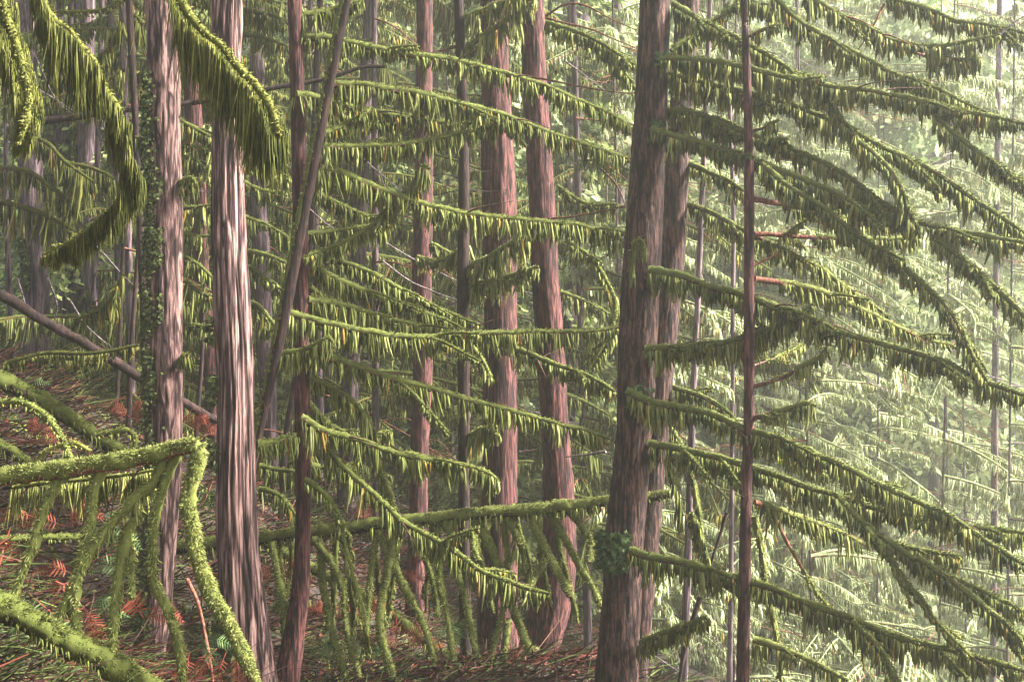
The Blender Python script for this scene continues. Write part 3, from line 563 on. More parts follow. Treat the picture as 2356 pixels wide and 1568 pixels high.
# ------------------------------------------------------------------ mossy fallen wood in front
def log_thing(name, label, pts, d0, d1, wd, moss, cat='log', taper=.7, **kw):
    root = empty(name, path3(pts, d0, d1)[0], label, cat); grow(root, pts, d0, d1, wd=wd, moss=moss, name='log', taper=taper, **kw); return root
rd = dict(mat='moss', fuzz=2.6, sleeve=1.5, dens=60, spread=.008, width=.014, name='branch', taper=.7, crook=.4)
lg = log_thing('fallen_pole', 'long mossy fallen pole slanting across the middle trunks, crooked side branches hanging below', "392,1264 494,1252 590,1243 690,1230 850,1212 1000,1195 1120,1182 1250,1172 1390,1157 1540,1139", 9.35, 9.15, 24, 24, mat='moss', wood='dark', fuzz=2.6, sleeve=1.8, dens=110, tsh=.05)
for pts, wd in [("720,1241 760,1291 789,1356 796,1436 825,1558", 15), ("739,1270 742,1342 753,1399 767,1471 800,1570", 15), ("868,1222 908,1309 948,1385 980,1453 1014,1572", 16), ("906,1215 905,1240 890,1330 878,1400 877,1460 905,1568", 20),
                ("865,1234 850,1363 838,1508", 11), ("1005,1200 1009,1291 1016,1363 1031,1435 1052,1568", 13), ("1030,1195 1053,1320 1071,1382 1085,1453 1112,1570", 16), ("1097,1200 1124,1255 1152,1325 1164,1364 1193,1435 1222,1520 1235,1570", 19),
                ("1157,1204 1168,1273 1164,1327 1160,1392 1136,1490 1116,1570", 11), ("1171,1425 1150,1568", 10), ("1208,1178 1235,1226 1257,1269 1286,1320 1310,1374", 18), ("1266,1180 1300,1244 1336,1309 1362,1352 1384,1400", 13),
                ("1309,1178 1340,1216 1362,1248 1356,1295", 13), ("1259,1284 1240,1318 1219,1352", 8), ("625,1250 640,1330 650,1420", 11), ("1090,1196 1088,1240 1100,1290", 10)]:
    grow(lg, pts, 9.25, 9.0, wd=wd*.9, moss=8, wood='wood', **{**rd, 'tsh': .1})
gr = np.random.default_rng(33)
for j in range(13):
    fx = 620+700*(j+gr.uniform())/13; fy = 1243-(fx-590)*.135; dx = gr.uniform(-50, 70); ln = gr.uniform(110, 300)
    grow(lg, ' '.join(f'{fx+dx*k**1.3+gr.uniform(-8, 8):.0f},{fy+ln*k:.0f}' for k in (0, .35, .7, 1.)), 9.3+gr.uniform(0, .5), 9.4+gr.uniform(0, .6), wd=gr.uniform(5, 9), moss=gr.uniform(4, 20), wood='wood', **{**rd, 'crook': 1.2, 'dens': 110, 'spread': .015, 'fuzz': 1.6, 'forks': 3})
grow(lg, "1160,1190 1185,1225 1200,1260", 9.25, 9.1, wd=9, moss=50, wood='wood', **{**rd, 'dens': 130, 'spread': .03})
b1 = log_thing('mossy_branch', 'thick bright mossy branch entering from the left edge and snapped downwards at its tip', "-40,1108 60,1096 150,1084 250,1070 350,1052 410,1036 446,1030 460,1048 444,1110 434,1160 445,1250 460,1310 490,1380 540,1470 590,1580", 5.6, 5.5, 30, 8, mat='moss', wood='redwood',
               fuzz=4.2, sleeve=1.5, dens=70, spread=.006, cat='branch', tsh=.06, taper=.75)
for pts, wd, mo in [("134,1105 126,1129 97,1190 72,1273 43,1345 22,1420", 18, 34), ("372,1060 357,1111 299,1165 234,1237 180,1327 132,1440", 20, 52), ("232,1085 216,1129 206,1219 184,1309 172,1400", 20, 26), ("330,1180 292,1234 274,1327 263,1417 258,1530", 18, 24),
                    ("410,1045 389,1093 361,1176 353,1273 357,1345 389,1417 411,1490 420,1580", 16, 10), ("300,1240 305,1330 302,1380", 10, 16), ("165,1380 172,1430 178,1470", 13, 30)]:
    grow(b1, pts, 5.6, 5.5, wd=wd*.85, moss=mo*.6, wood='redwood', **{**rd, 'dens': 70, 'spread': .008, 'fuzz': 2.2, 'mat': 'moss', 'tsh': .12})
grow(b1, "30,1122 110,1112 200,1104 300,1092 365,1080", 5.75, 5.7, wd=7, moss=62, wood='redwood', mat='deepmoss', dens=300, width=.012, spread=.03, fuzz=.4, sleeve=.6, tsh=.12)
for pts, wd in [("70,1115 30,1160 0,1190", 5), ("320,1080 290,1120 270,1150", 5), ("490,1100 470,1150 440,1180", 5)]:
    grow(b1, pts, 5.6, 5.6, wd=wd, moss=0, wood='redwood')
leafy = dict(mat='moss', fuzz=5., sleeve=2.6, dens=120, spread=.05, tsh=-.2)
log_thing('mossy_log', 'heavy dark log in the bottom left corner capped with leafy bright moss', "-30,1395 60,1432 130,1472 220,1522 300,1562 380,1610", 5.3, 5.6, 46, 20, wood='dark', **leafy)
log_thing('mossy_log', 'straight mossy log running down from the left edge to the ivy covered tree', "-40,862 40,898 90,922 180,980 253,1030 312,1064", 8.2, 8.9, 30, 16, mat='moss', wood='dark', fuzz=3, sleeve=2.2, dens=120, spread=.03, tsh=-.08)
log_thing('fallen_tree', 'bare brown trunk leaning down from the left edge behind the ivy covered tree', "-40,655 0,677 108,742 217,803 317,865 422,926 500,968", 11., 12.4, 24, 0, wood='dark', taper=.85, cat='dead tree')
log_thing('mossy_log', 'lumpy mossy log on the red slope below the long fallen pole', "600,1240 638,1266 728,1317 818,1364 890,1410 962,1461 1040,1518", 11.2, 10.8, 22, 14, mat='moss', wood='dark', fuzz=3, sleeve=2., dens=120, tsh=.02)
log_thing('mossy_root', 'mossy root running right from the foot of the J shaped trunk', "1216,1490 1260,1515 1330,1545 1375,1568", 10.6, 10.2, 13, 10, mat='moss', wood='dark', fuzz=3, sleeve=1.6, dens=80, cat='root')
log_thing('mossy_stick', 'arched mossy stick springing from the left edge above the snapped branch', "-30,930 30,926 54,929 101,955 134,998 155,1041 176,1080", 7., 7., 9, 12, mat='moss', wood='wood', fuzz=2.4, dens=90, cat='stick')
log_thing('mossy_stick', 'bent golden stick resting on the slope above the snapped branch', "72,1078 108,1041 152,1023 175,1022 207,1040", 7.2, 7.2, 6, 6, mat='goldmoss', wood='redwood', fuzz=1.5, dens=60, cat='stick', tsh=.2)
log_thing('mossy_stick', 'small mossy hoop shaped stick at the end of the straight mossy log', "220,1002 260,996 290,991 310,1007 308,1036", 8.2, 8.2, 9, 12, mat='moss', wood='wood', fuzz=2, dens=90, cat='stick')
log_thing('mossy_log', 'thin mossy log on the slope under the straight mossy log, left edge', "-20,1015 40,1050 90,1085 130,1110", 7.8, 8., 20, 14, mat='moss', wood='dark', fuzz=2.5, dens=120, tsh=-.1)
log_thing('mossy_stick', 'low mossy stick lying left of the ivy covered tree, behind the hanging rods', "-20,1245 90,1238 200,1236 320,1232", 7.4, 8., 11, 8, mat='moss', wood='dark', fuzz=1.6, dens=80, cat='stick', tsh=-.15)
log_thing('bare_stick', 'rusty upright stick between the ivy covered tree and the cedar', "430,1330 455,1385 470,1450 485,1530 490,1585", 7.2, 7., 9, 0, wood='redwood', cat='stick')
log_thing('leaning_stick', 'dark stick leaning across the sapling right of the paired trunks', "1672,1178 1650,1250 1628,1320", 9., 9., 9, 0, wood='dark', cat='stick')
log_thing('leaning_stick', 'dark forked stick leaning low beside the small upturned mossy bough', "1612,1372 1590,1440 1570,1520 1560,1590", 9.2, 9.2, 13, 0, wood='dark', cat='stick')
log_thing('mossy_branch', 'tall fringed mossy stem hanging above the long fallen pole', "862,1050 880,1100 900,1150 908,1205", 9.4, 9.3, 16, 30, mat='moss', wood='wood', cat='branch', dens=200, spread=.03, fuzz=1.5)

# ------------------------------------------------------------------ leaves: ivy and tufts
def leaves(mb, pos, nrm, size, tint, droop=.5, seed=0):
    g = np.random.default_rng(seed); m = len(pos); up = np.array([0, 0, 1.])
    a = -up[None]*droop+nrm*.5+g.normal(size=(m, 3))*.4; a /= np.linalg.norm(a, axis=1)[:, None]
    b = np.cross(a, nrm+g.normal(size=(m, 3))*.3); b /= np.linalg.norm(b, axis=1)[:, None]+1e-9
    c = np.cross(b, a)
    s = size[:, None]
    V = np.stack([pos, pos+a*s*.35+b*s*.42+c*s*.05, pos+a*s*1.0-c*s*.06, pos+a*s*.35-b*s*.42+c*s*.05], 1).reshape(-1, 3)
    i = np.arange(m)*4; mb.add(V, None, np.concatenate([np.stack([i, i+1, i+2], 1), np.stack([i, i+2, i+3], 1)]), np.repeat(tint, 4))
def on_trunk(key, zpx0, zpx1, a0, a1, N, seed, dens=None, out=.01):
    root, s, d = TREES[key]; g = np.random.default_rng(seed)
    z0, z1 = P(0, zpx1, d)[2], P(0, zpx0, d)[2]; z = g.uniform(z0, z1, N); o = np.argsort(s[:, 2])
    c = np.stack([np.interp(z, s[o, 2], s[o, k]) for k in range(4)], 1); a = g.uniform(a0, a1, N)
    nrm = np.stack([np.cos(a), -np.sin(a), a*0], 1)
    pos = np.c_[c[:, :2], z]+nrm*(c[:, 3:4]*1.0+g.uniform(.0, out, N)[:, None]); return pos, nrm, z, a, g
# angles: 0 is right, pi/2 towards the camera, pi left
pos, nrm, z, a, g = on_trunk('T0', 165, 1568, 1.45, 3.9, 9000, 3, out=.055)
k = fbm(np.c_[pos*7], 3, 5); edge = .36+.12*np.sin(z*2.1)
keep = k > np.where(a < 1.95, .56, .34)
mb = MB(); leaves(mb, pos[keep], nrm[keep], g.uniform(.018, .034, keep.sum()), np.clip(.45+.25*g.normal(size=keep.sum()), 0, 1), .6, 3)
mb.build('ivy', M['ivy'], T['T0'], smooth=False)
for key, y0, y1, a0, a1, N, mt, sz in [('I', 1215, 1300, 1.5, 3.3, 420, 'tuft', .045), ('I', 885, 935, 1.0, 2.0, 170, 'tuft', .045), ('I', 285, 325, .9, 1.7, 90, 'tuft', .04), ('I', 128, 155, .9, 1.6, 60, 'tuft', .04),
                                   ('T1', 730, 790, 2.3, 3.4, 90, 'ivy', .045), ('T1', 860, 930, 2.2, 3.4, 130, 'ivy', .045), ('T1', 1010, 1075, 2.3, 3.4, 110, 'ivy', .045), ('T1', 1380, 1568, 1.7, 2.7, 190, 'ivy', .05), ('L', 545, 670, 1.6, 2.2, 150, 'ivy', .09)]:
    pos, nrm, z, a, g = on_trunk(key, y0, y1, a0, a1, N, int(y0), out=.04)
    mb = MB(); leaves(mb, pos, nrm, g.uniform(.6, 1.2, N)*sz, np.clip(.5+.25*g.normal(size=N), 0, 1), .5, int(y0)); mb.build('leaf_tuft', M[mt], T[key], smooth=False)
loop = MB(); moss_on(loop, spline([P(1456, 640, 8.25), P(1454, 590, 8.2), P(1462, 556, 8.15), P(1478, 556, 8.15), P(1484, 580, 8.2)], .012), .006, px(55, 8.2), .012, 260, .015, 901, 1., hairy=True); loop.build('moss_loop', M['moss'], T['I'])

# ------------------------------------------------------------------ ferns
def frond(mb, p, tint0, lw, seed):
    """a pinnate frond along path p"""
    g = np.random.default_rng(seed); s = spline(p, .019); t, U, W = frames(s); U = np.tile(np.array([0, -.85, .52]), (len(s), 1)); W = np.cross(t, U); W /= np.linalg.norm(W, axis=1)[:, None]+1e-9; n = len(s); tube(mb, s, .002, 4, tint=tint0)
    for sgn in (-1, 1):
        i = np.arange(3, n-1); k = i/n; L = lw*np.sin(np.clip(k*1.02+.08, 0, 1)*math.pi)**.7*g.uniform(.85, 1.1, len(i))
        a = W[i]*sgn*.9+t[i]*.45+U[i]*g.normal(0, .12, len(i))[:, None]-np.array([0, 0, .25]); a /= np.linalg.norm(a, axis=1)[:, None]
        b = t[i]*.0052; V = np.stack([s[i]-b*.5, s[i]+a*L[:, None]*.5-b*.9, s[i]+a*L[:, None], s[i]+a*L[:, None]*.5+b*.9, s[i]+b*.5], 1).reshape(-1, 3)
        o = np.arange(len(i))*5; mb.add(V, None, np.concatenate([np.stack([o, o+1, o+4], 1), np.stack([o+1, o+3, o+4], 1), np.stack([o+1, o+2, o+3], 1)]), np.repeat(np.clip(tint0+.2*g.normal(size=len(i)), 0, 1), 5))
def fern(name, label, mat, fr, d, lw):
    pts0 = fr[0][0]; root = empty(name, P(*pts0, d), label, 'fern')
    for j, f in enumerate(fr):
        mb = MB(); q = [P(x, y, d-.10*math.sin(math.pi*i/(len(f)-1))-.03*j) for i, (x, y) in enumerate(f)]
        frond(mb, q, .5, px(lw, d), 50+j+int(pts0[0])); mb.build('frond', M[mat], root, smooth=False)
fern('dead_fern', 'rusty dead fern frond flat on the slope between the two left hanging rods', 'deadfern', [[(170, 1322), (130, 1305), (80, 1312)], [(175, 1330), (140, 1345), (100, 1340)]], 6.4, 26)
fern('dead_fern', 'rusty dead fern against the left edge just above the hanging rods', 'deadfern', [[(84, 1190), (40, 1180), (-15, 1196)]], 6.6, 24)
fern('dead_fern', 'tall rusty dead fern drooping between the hanging rods left of the ivy tree', 'deadfern', [[(190, 1390), (205, 1430), (222, 1480), (240, 1540)], [(196, 1400), (225, 1440), (238, 1470)]], 6.4, 26)
fern('dead_fern', 'rusty dead fern beside the foot of the ivy covered tree', 'deadfern', [[(430, 1500), (415, 1540), (395, 1590)], [(435, 1500), (430, 1550), (420, 1600)]], 6.8, 26)
fern('dead_fern', 'rusty dead fern in the gap left of the cedar foot', 'deadfern', [[(520, 1500), (505, 1540), (490, 1590)], [(540, 1490), (548, 1540), (546, 1590)], [(500, 1490), (470, 1520), (450, 1560)]], 7., 26)
fern('green_fern', 'small green fern behind the left hanging rod near the corner log', 'fern', [[(60, 1425), (85, 1445), (112, 1478)], [(62, 1420), (100, 1432), (125, 1450)]], 6.2, 26)
fern('green_fern', 'green fern right of the widest hanging rod', 'fern', [[(205, 1395), (250, 1398), (300, 1420)], [(205, 1390), (240, 1380), (285, 1385)]], 6.6, 22)
fern('green_fern', 'green fern between the snapped rod and the cedar foot', 'fern', [[(480, 1480), (500, 1470), (535, 1485)], [(470, 1470), (480, 1500), (500, 1530)]], 6.9, 24)
fern('green_fern', 'spreading green sword fern right of the curved red trunk foot', 'fern', [[(740, 1530), (765, 1490), (800, 1470)], [(735, 1530), (720, 1490), (712, 1460)], [(740, 1535), (780, 1515), (815, 1515)], [(735, 1535), (750, 1480), (760, 1445)]], 9.6, 26)
fern('green_fern', 'small pale fern hanging from the bank at the far left trunk', 'fern', [[(52, 872), (80, 874), (116, 884)]], 9.5, 18)
fern('green_fern', 'pale fern on the red slope under the mossy rods', 'fern', [[(1035, 1430), (1010, 1460), (985, 1485)], [(1038, 1425), (1045, 1455), (1040, 1480)]], 9.4, 22)
fern('green_fern', 'drooping fern at the bottom edge between the mossy rods', 'fern', [[(955, 1530), (930, 1545), (905, 1570)], [(960, 1530), (985, 1540), (1005, 1560)], [(958, 1530), (962, 1555), (965, 1580)]], 9.2, 22)

g = np.random.default_rng(61)
for j, (fx, fy, fd, kd) in enumerate([(440, 990, 10.5, 1), (300, 960, 12, 1), (860, 1190, 13, 1), (900, 1330, 11.5, 1), (1010, 1300, 11.5, 1), (640, 1330, 9.6, 1), (760, 1420, 10, 1), (240, 1130, 8, 1), (60, 1010, 8.4, 1), (840, 1420, 10.5, 1), (330, 1420, 7, 1), (1330, 1540, 9.8, 1), (930, 1480, 10, 1), (30, 1290, 6.7, 1), (150, 1210, 7.2, 1),
                                      (80, 1490, 6, 0), (300, 1330, 7.4, 0), (640, 1430, 9.2, 0), (850, 1520, 9.4, 0), (30, 1460, 6, 0), (150, 1120, 8.4, 0), (480, 1180, 9.8, 0), (1060, 1480, 9.8, 0), (250, 1270, 7.4, 0)]):
    fr = []; sz = g.uniform(.22, .34)/px(1, fd)
    for q in range(int(g.integers(3, 5))):
        a = g.uniform(-2.6, -.5) if kd == 0 else g.uniform(-3.1, .0); ux, uy = math.cos(a)*sz, math.sin(a)*sz*.5
        fr.append([(fx, fy), (fx+ux*.55, fy+uy*.9-4), (fx+ux, fy+uy*.7+sz*.12)])
    fern('dead_fern' if kd else 'green_fern', 'small rust red fern half buried in the litter of the open slope' if kd else 'low green fern tuft rooted in the litter of the open slope', 'deadfern' if kd else 'fern', fr, fd, .075/px(1, fd))
    tag([o for o in COL.objects if o.type == 'EMPTY'][-1], group='dead ferns in the litter' if kd else 'green ferns in the litter')
# ------------------------------------------------------------------ forest litter
g = np.random.default_rng(21); N = 60000
y = 4.6+15.5*g.uniform(size=N)**1.5; x = g.uniform(-.49, .30, N)*y-.3; z = ground_z(x, y)
tint = np.clip(np.where(g.uniform(size=N) < .22, g.uniform(.8, 1, N), g.uniform(0, .74, N)), 0, 1)
patch = fbm(np.c_[x*1.3, y*1.3, x*0], 3, 77); tint = np.where((patch > .56) & (g.uniform(size=N) < .6), g.uniform(.78, 1, N), tint)
mb = MB(); az = g.normal(-.5, 1.0, N); d = np.c_[np.cos(az), np.sin(az)*.8, g.normal(.12, .28, N)]; d /= np.linalg.norm(d, axis=1)[:, None]
strands(mb, np.c_[x, y, z+.01+g.uniform(0, .05, N)], d, (g.gamma(2., .055, N)+.04)*(.6+y*.06), g.uniform(.006, .016, N)*(.6+y*.05), tint, .15, 5, (.8, 1, .8, .3))
N2 = 9000; y = g.uniform(4.5, 20, N2); x = g.uniform(-.49, .3, N2)*y; z = ground_z(x, y); nr = np.tile([0, 0, 1.], (N2, 1))+g.normal(size=(N2, 3))*.5
leaves(mb, np.c_[x, y, z+.02+g.uniform(0, .05, N2)], nr, g.uniform(.02, .055, N2), np.clip(g.uniform(.2, .7, N2), 0, 1), -.05, 6)
tag(mb.build('forest_litter', M['litter'], smooth=False), 'red brown twigs and dead leaves covering the slope', 'litter', kind='stuff')
# moss mounds on the left bank
N = 9000; x = g.uniform(-9.5, -1, N); y = g.uniform(7, 22, N); k = fbm(np.c_[x*.8, y*.8, x*0], 3, 31); kp = k > .52; x, y = x[kp], y[kp]; N = len(x); z = ground_z(x, y)
mb = MB(); d = g.normal(size=(N, 3))*.6+np.array([0, 0, .8]); d /= np.linalg.norm(d, axis=1)[:, None]
strands(mb, np.c_[x, y, z-.01], d, g.uniform(.04, .11, N), g.uniform(.02, .05, N), np.clip(.55+.2*g.normal(size=N), 0, .92), .2, 8)
tag(mb.build('ground_moss', M['moss']), 'mounded green moss over the left bank', 'moss', kind='stuff')

# ------------------------------------------------------------------ trees behind: mossy understory trees
BR = []
for v in range(9):
    g = np.random.default_rng(300+v); L = g.uniform(1.5, 2.6); sl = g.uniform(.25, .55)
    tt = np.linspace(0, 1, 7); c = np.c_[tt*L, (fbm(np.c_[tt*2, tt*0, tt*0+v], 2, v)-.5)*.5*tt, .12*np.sin(tt*2.2)-sl*tt**1.5*L*.7]
    wdm, mm = MB(), MB(); s = spline(c, .05); tube(wdm, s, np.linspace(.018, .005, len(s)), 5); moss_on(mm, s, np.linspace(.018, .006, len(s)), .15, .023, 150, .06, 400+v, .7, clump=6., sleeve=.4)
    for j in range(5):
        i = int(len(s)*g.uniform(.2, .85)); sg = g.choice([-1, 1]); l2 = g.uniform(.35, .8)
        c2 = np.array([s[i], s[i]+np.array([.55, .5*sg, -.08])*l2*.6, s[i]+np.array([.9, .85*sg, -.35])*l2]); s2 = spline(c2, .05)
        tube(wdm, s2, np.linspace(.009, .003, len(s2)), 4)
        if j < 4: moss_on(mm, s2, np.linspace(.009, .003, len(s2)), .11, .021, 130, .05, 500+v*9+j, .5, clump=6., sleeve=.2)
    BR.append((wdm.mesh('branch', M['redwood']), mm.mesh('moss', M['moss'])))
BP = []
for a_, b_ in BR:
    c_ = b_.copy(); c_.materials[0] = M['mistmoss']; BP.append((a_, c_))
TW = []
for v in range(4):
    g = np.random.default_rng(700+v); wdm = MB(); L = g.uniform(1.2, 2.)
    c = np.c_[np.linspace(0, L, 6), g.normal(0, .05, 6), -np.linspace(0, 1, 6)**1.3*L*g.uniform(.2, .5)]; s = spline(c, .06); tube(wdm, s, np.linspace(.012, .003, len(s)), 4)
    for j in range(5):
        i = int(len(s)*g.uniform(.2, .8)); sg = g.choice([-1, 1]); s2 = spline(np.array([s[i], s[i]+np.array([.25, .2*sg, g.normal(-.05, .1)]), s[i]+np.array([.5, .35*sg, g.normal(-.15, .15)])]), .08); tube(wdm, s2, np.linspace(.006, .002, len(s2)), 4)
    TW.append(wdm.mesh('twig', M['grey'])); TW.append(wdm.mesh('twig', M['redwood']))
def understory(x, y, h, r, nb, bias, label, group, seed, low=.2):
    g = np.random.default_rng(seed); z = gz(x, y); root = empty('understory_tree', (x, y, z-.1), label, 'tree', group)
    p = np.c_[np.linspace(0, g.normal(0, .25), 6), np.linspace(0, g.normal(0, .2), 6), np.linspace(0, h, 6)]; s = spline(p, .25)
    mb = MB(); tube(mb, s, np.linspace(r, r*.5, len(s)), 8); me = mb.mesh('trunk', M['mauve']); o = bpy.data.objects.new('trunk', me); COL.objects.link(o); o.parent = root
    zc = CAMZ-z; vis = y*HW*.66+.6                                      # where the photograph can see it
    lo, hi = max(.3, zc-vis-.5), min(h-.2, zc+vis+1.2)
    for j in range(nb):
        zz = lo+(hi-lo)*(j+g.uniform(0, 1))/nb; i = np.argmin(abs(s[:, 2]-zz)); az = g.normal(bias, .9) if g.uniform() < .75 else g.uniform(0, 6.28)
        sc = g.uniform(.75, 1.25)*(1.15-.35*zz/h)*min(1.25, .7+r*6)*(1+.022*max(0, y-14))
        if g.uniform() < .27:
            b = bpy.data.objects.new('twig', TW[g.integers(8)]); COL.objects.link(b); b.parent = root
        else:
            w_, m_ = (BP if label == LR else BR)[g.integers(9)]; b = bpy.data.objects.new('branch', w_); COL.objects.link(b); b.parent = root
            c = bpy.data.objects.new('moss', m_); COL.objects.link(c); c.parent = b
        b.location = s[i]; b.rotation_euler = (0, g.normal(.05, .12), az); b.scale = (sc,)*3
LR = 'misty understory tree with tiers of drooping mossy branches behind the right hand boughs'
LM = 'mossy understory tree filling the gaps between the middle trunks'
LL = 'shadowy mossy understory tree between the pale pink trunks and the left edge'
US = []
gu = np.random.default_rng(9)
for i in range(34):
    y = 15.5+28*(i/34)**1.1; u = [.18, .62, .95, .40, .80, .28, 1.05, .52, .12, .72][i % 10]+gu.uniform(-.06, .06); x = u*y*HW
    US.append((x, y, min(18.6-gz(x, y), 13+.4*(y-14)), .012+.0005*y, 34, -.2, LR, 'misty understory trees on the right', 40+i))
for i, (x, y) in enumerate([(-1.7, 15.5), (-.3, 17), (1., 16), (-2.7, 17.5), (.6, 21.5), (-3.2, 22), (-1.2, 25), (2.2, 27), (-2.6, 29)]):
    US.append((x, y, 11, .05+.004*(i % 5), 22, -.2, LM, 'understory trees in the middle', 70+i))
for i, (x, y) in enumerate([(-4.3, 14), (-5.2, 16.5), (-6.3, 18.5), (-4.6, 19.5), (-7.6, 21), (-5.6, 23), (-8.8, 23.5), (-3.9, 23)]):
    US.append((x, y, 11, .05+.004*(i % 5), 22, -.3, LL, 'understory trees on the left', 100+i))
for u in US: understory(*u)

# feathery conifers farther back
CR = []
for v in range(5):
    g = np.random.default_rng(800+v); mb = MB(); H = 12.; n = 90
    for j in range(n):
        k = (j+g.uniform(0, 1))/n; zz = .4+k*(H-.6); L = (1-k)**.75*2.6*g.uniform(.55, 1.15)+.25; az = g.uniform(0, 6.28); m = int(26+34*L)
        t = g.uniform(.08, 1, m)**.8; side = g.normal(0, .16, m)*(1-t*.5)*L*.7
        dx, dy = math.cos(az), math.sin(az)
        pos = np.c_[dx*t*L-dy*side, dy*t*L+dx*side, zz+.15*np.sin(t*2.4)-(t**1.6)*L*.38-np.abs(side)*.3+g.normal(0, .03, m)]
        nr = np.tile([dx*.3, dy*.3, 1.], (m, 1))+g.normal(size=(m, 3))*.35
        tn = np.clip(.42+.25*g.normal(size=m)+.3*(g.uniform()-.5), 0, 1)
        a = np.tile([dx, dy, -.55], (m, 1))+np.c_[-dy*side*2, dx*side*2, 0*side]+g.normal(size=(m, 3))*.35; a /= np.linalg.norm(a, axis=1)[:, None]
        b = np.cross(a, nr); b /= np.linalg.norm(b, axis=1)[:, None]+1e-9; sz = g.uniform(.10, .24, m)[:, None]
        V = np.stack([pos-a*sz*.5, pos+b*sz*.22, pos+a*sz*.55, pos-b*sz*.22], 1).reshape(-1, 3); i = np.arange(m)*4
        mb.add(V, np.stack([i, i+1, i+2, i+3], 1), None, np.repeat(tn, 4))
    CR.append(mb.mesh('crown', M['needle'], smooth=False))
tk = MB(); tube(tk, spline(np.c_[[0, .05, .02], [0, .03, 0], [0, 6., 11.8]], .5), np.linspace(.14, .02, len(spline(np.c_[[0, .05, .02], [0, .03, 0], [0, 6., 11.8]], .5))), 8); TK = tk.mesh('trunk', M['mauve'])
def conifer(x, y, sc, label, group, i, zoff=0):
    z = gz(x, y); root = empty('feathery_conifer', (x, y, z-.1), label, 'tree', group)
    for nm, me in (('trunk', TK), ('crown', CR[i % 5])):
        o = bpy.data.objects.new(nm, me); COL.objects.link(o); o.parent = root; o.scale = (sc,)*3; o.rotation_euler = (0, 0, i*2.4)
g = np.random.default_rng(5); cn = 0
for y0, y1, n, s0, s1 in [(21, 26, 12, .9, 1.2), (27, 34, 16, 1., 1.35), (35, 46, 20, 1.1, 1.5), (48, 62, 24, 1.2, 1.6), (64, 85, 28, 1.3, 1.6)]:
    for j in range(n):
        u = (-1+2*(j+g.uniform(.1, .9))/n)*1.08; y = g.uniform(y0, y1); x = u*y*HW
        if (y < 47 and u > .15) or (u > .15 and g.uniform() < .6): continue
        side = 'left' if u < -.3 else 'mid' if u < .25 else 'right'
        lab = {'left': 'dark feathery conifer behind the trunks on the left', 'mid': 'soft green feathery conifer seen in gaps between the middle trunks', 'right': 'pale feathery conifer dissolving into bright mist on the right'}[side]
        conifer(x, y, min(g.uniform(s0, s1), (18.8-gz(x, y))/12.), lab, {'left': 'conifers behind the left trunks', 'mid': 'conifers behind the middle trunks', 'right': 'conifers in the mist on the right'}[side], cn); cn += 1

# unseen crowns on the front trees, added above the picture to darken the foreground
for i, (key, z0, sc) in enumerate([('T0', 4.2, .75), ('T1', 4.6, .75), ('T2', 4.4, .6), ('E', 5.6, .7), ('G', 5.2, .8), ('H', 5.4, .7), ('L', 7., .8), ('N', 7.6, .7), ('Mm', 7.8, .7), ('P', 6.4, .6), ('O', 6., .6), ('Q', 7, .7)]):
    rt, s_, d_ = TREES[key]; k = np.argmin(abs(s_[:, 2]-(CAMZ+z0-1.))); o = bpy.data.objects.new('crown', CR[i % 5]); COL.objects.link(o); o.parent = rt
    o.location = Vector((s_[k, 0], s_[k, 1], CAMZ+z0))-rt.location; o.scale = (sc, sc, sc*.62); o.rotation_euler = (0, 0, i*1.3)
LC = []
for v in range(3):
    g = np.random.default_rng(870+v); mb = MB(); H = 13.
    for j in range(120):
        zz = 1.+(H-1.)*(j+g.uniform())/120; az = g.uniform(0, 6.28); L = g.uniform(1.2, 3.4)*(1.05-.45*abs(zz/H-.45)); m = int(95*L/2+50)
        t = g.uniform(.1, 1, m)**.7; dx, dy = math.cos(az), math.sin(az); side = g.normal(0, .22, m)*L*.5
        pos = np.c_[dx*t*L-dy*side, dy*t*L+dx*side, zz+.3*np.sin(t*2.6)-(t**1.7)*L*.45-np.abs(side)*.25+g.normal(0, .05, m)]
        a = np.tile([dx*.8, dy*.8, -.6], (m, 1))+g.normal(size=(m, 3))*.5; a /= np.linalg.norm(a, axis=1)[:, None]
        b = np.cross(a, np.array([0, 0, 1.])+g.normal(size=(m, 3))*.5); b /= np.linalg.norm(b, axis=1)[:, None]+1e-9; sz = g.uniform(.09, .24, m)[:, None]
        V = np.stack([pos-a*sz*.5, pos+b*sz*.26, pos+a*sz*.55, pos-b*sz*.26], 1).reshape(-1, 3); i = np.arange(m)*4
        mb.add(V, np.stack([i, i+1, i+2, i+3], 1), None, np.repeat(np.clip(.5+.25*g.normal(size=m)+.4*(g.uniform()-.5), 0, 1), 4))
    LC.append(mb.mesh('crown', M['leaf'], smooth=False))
g = np.random.default_rng(15)
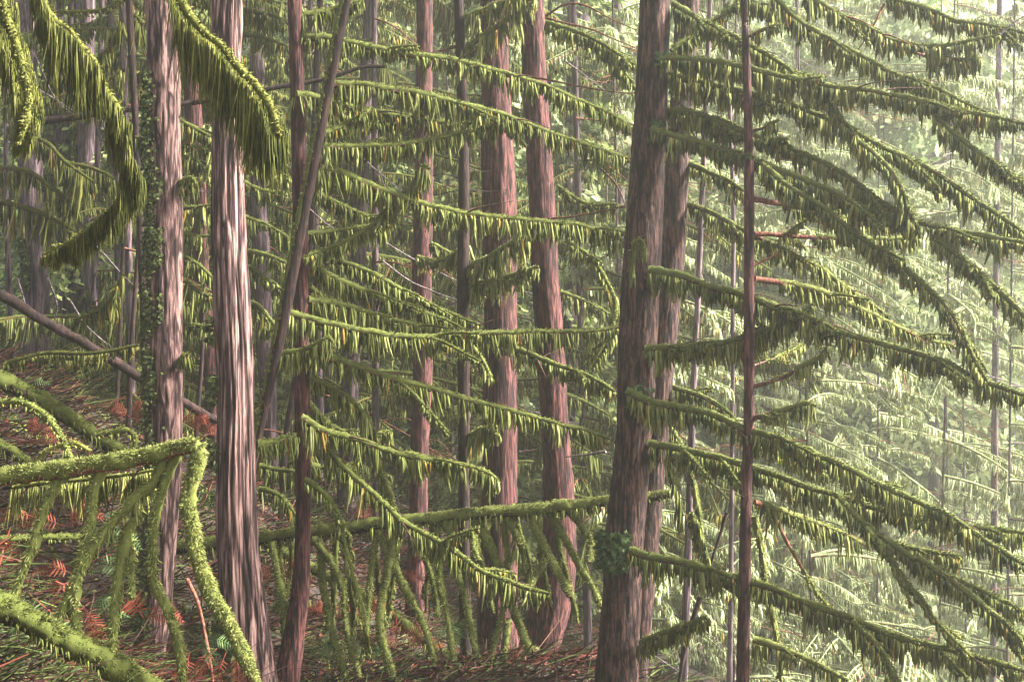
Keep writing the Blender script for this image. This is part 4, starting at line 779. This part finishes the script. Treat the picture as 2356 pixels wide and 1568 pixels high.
for j, (u, y) in enumerate([(.22, 46), (.36, 60), (.5, 52), (.62, 66), (.74, 50), (.60, 40), (.78, 37), (.93, 39), (1.08, 42), (.47, 43), (.50, 33), (.66, 35), (.82, 31), (.97, 33), (1.1, 36), (.36, 38), (.88, 64), (1.0, 52), (.30, 76), (.56, 80), (.82, 84), (1.02, 78), (.12, 56), (.02, 40), (-.1, 50), (.42, 70), (.68, 45), (.95, 44), (.8, 72), (.16, 70), (-.25, 42), (-.45, 46), (-.6, 40), (-.8, 46), (-.15, 36), (.08, 64), (-.3, 31), (-.5, 33), (-.7, 30), (.1, 31), (-.05, 29), (-.92, 36), (.2, 36)]):
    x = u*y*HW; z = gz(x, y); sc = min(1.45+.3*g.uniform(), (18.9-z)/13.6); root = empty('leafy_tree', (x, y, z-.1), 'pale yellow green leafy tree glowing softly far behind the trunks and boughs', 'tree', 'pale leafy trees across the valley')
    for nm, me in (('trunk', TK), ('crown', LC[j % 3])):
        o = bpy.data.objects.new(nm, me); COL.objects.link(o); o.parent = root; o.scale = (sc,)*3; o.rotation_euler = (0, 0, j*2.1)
# ------------------------------------------------------------------ mist
ZX = 112
ZLO = min(v.co.z for v in bpy.data.objects['ground'].data.vertices)
print('ground low', ZLO, max(v.co.z for v in bpy.data.objects['ground'].data.vertices), 'things high', max((o.matrix_world.translation.z for o in S.objects if o.type == 'EMPTY')))
hz = MB(); x0, x1, y0, y1, z0, z1 = -ZX, ZX, -25, 125, ZLO-1, 19.5
V = [(x, y, z) for z in (z0, z1) for y in (y0, y1) for x in (x0, x1)]
hz.add(V, [(0, 2, 3, 1), (4, 5, 7, 6), (0, 1, 5, 4), (2, 6, 7, 3), (0, 4, 6, 2), (1, 3, 7, 5)])
hm = bpy.data.materials.new('mist'); hm.use_nodes = True; n = hm.node_tree; n.nodes.clear(); o = n.nodes.new('ShaderNodeOutputMaterial'); pv = n.nodes.new('ShaderNodeVolumePrincipled')
pv.inputs['Color'].default_value = (.93, .95, .88, 1); pv.inputs['Density'].default_value = .0032; pv.inputs['Anisotropy'].default_value = .62; n.links.new(pv.outputs[0], o.inputs['Volume'])
tag(hz.build('haze', hm, smooth=False), 'pale mist filling the forest', 'mist', kind='stuff')
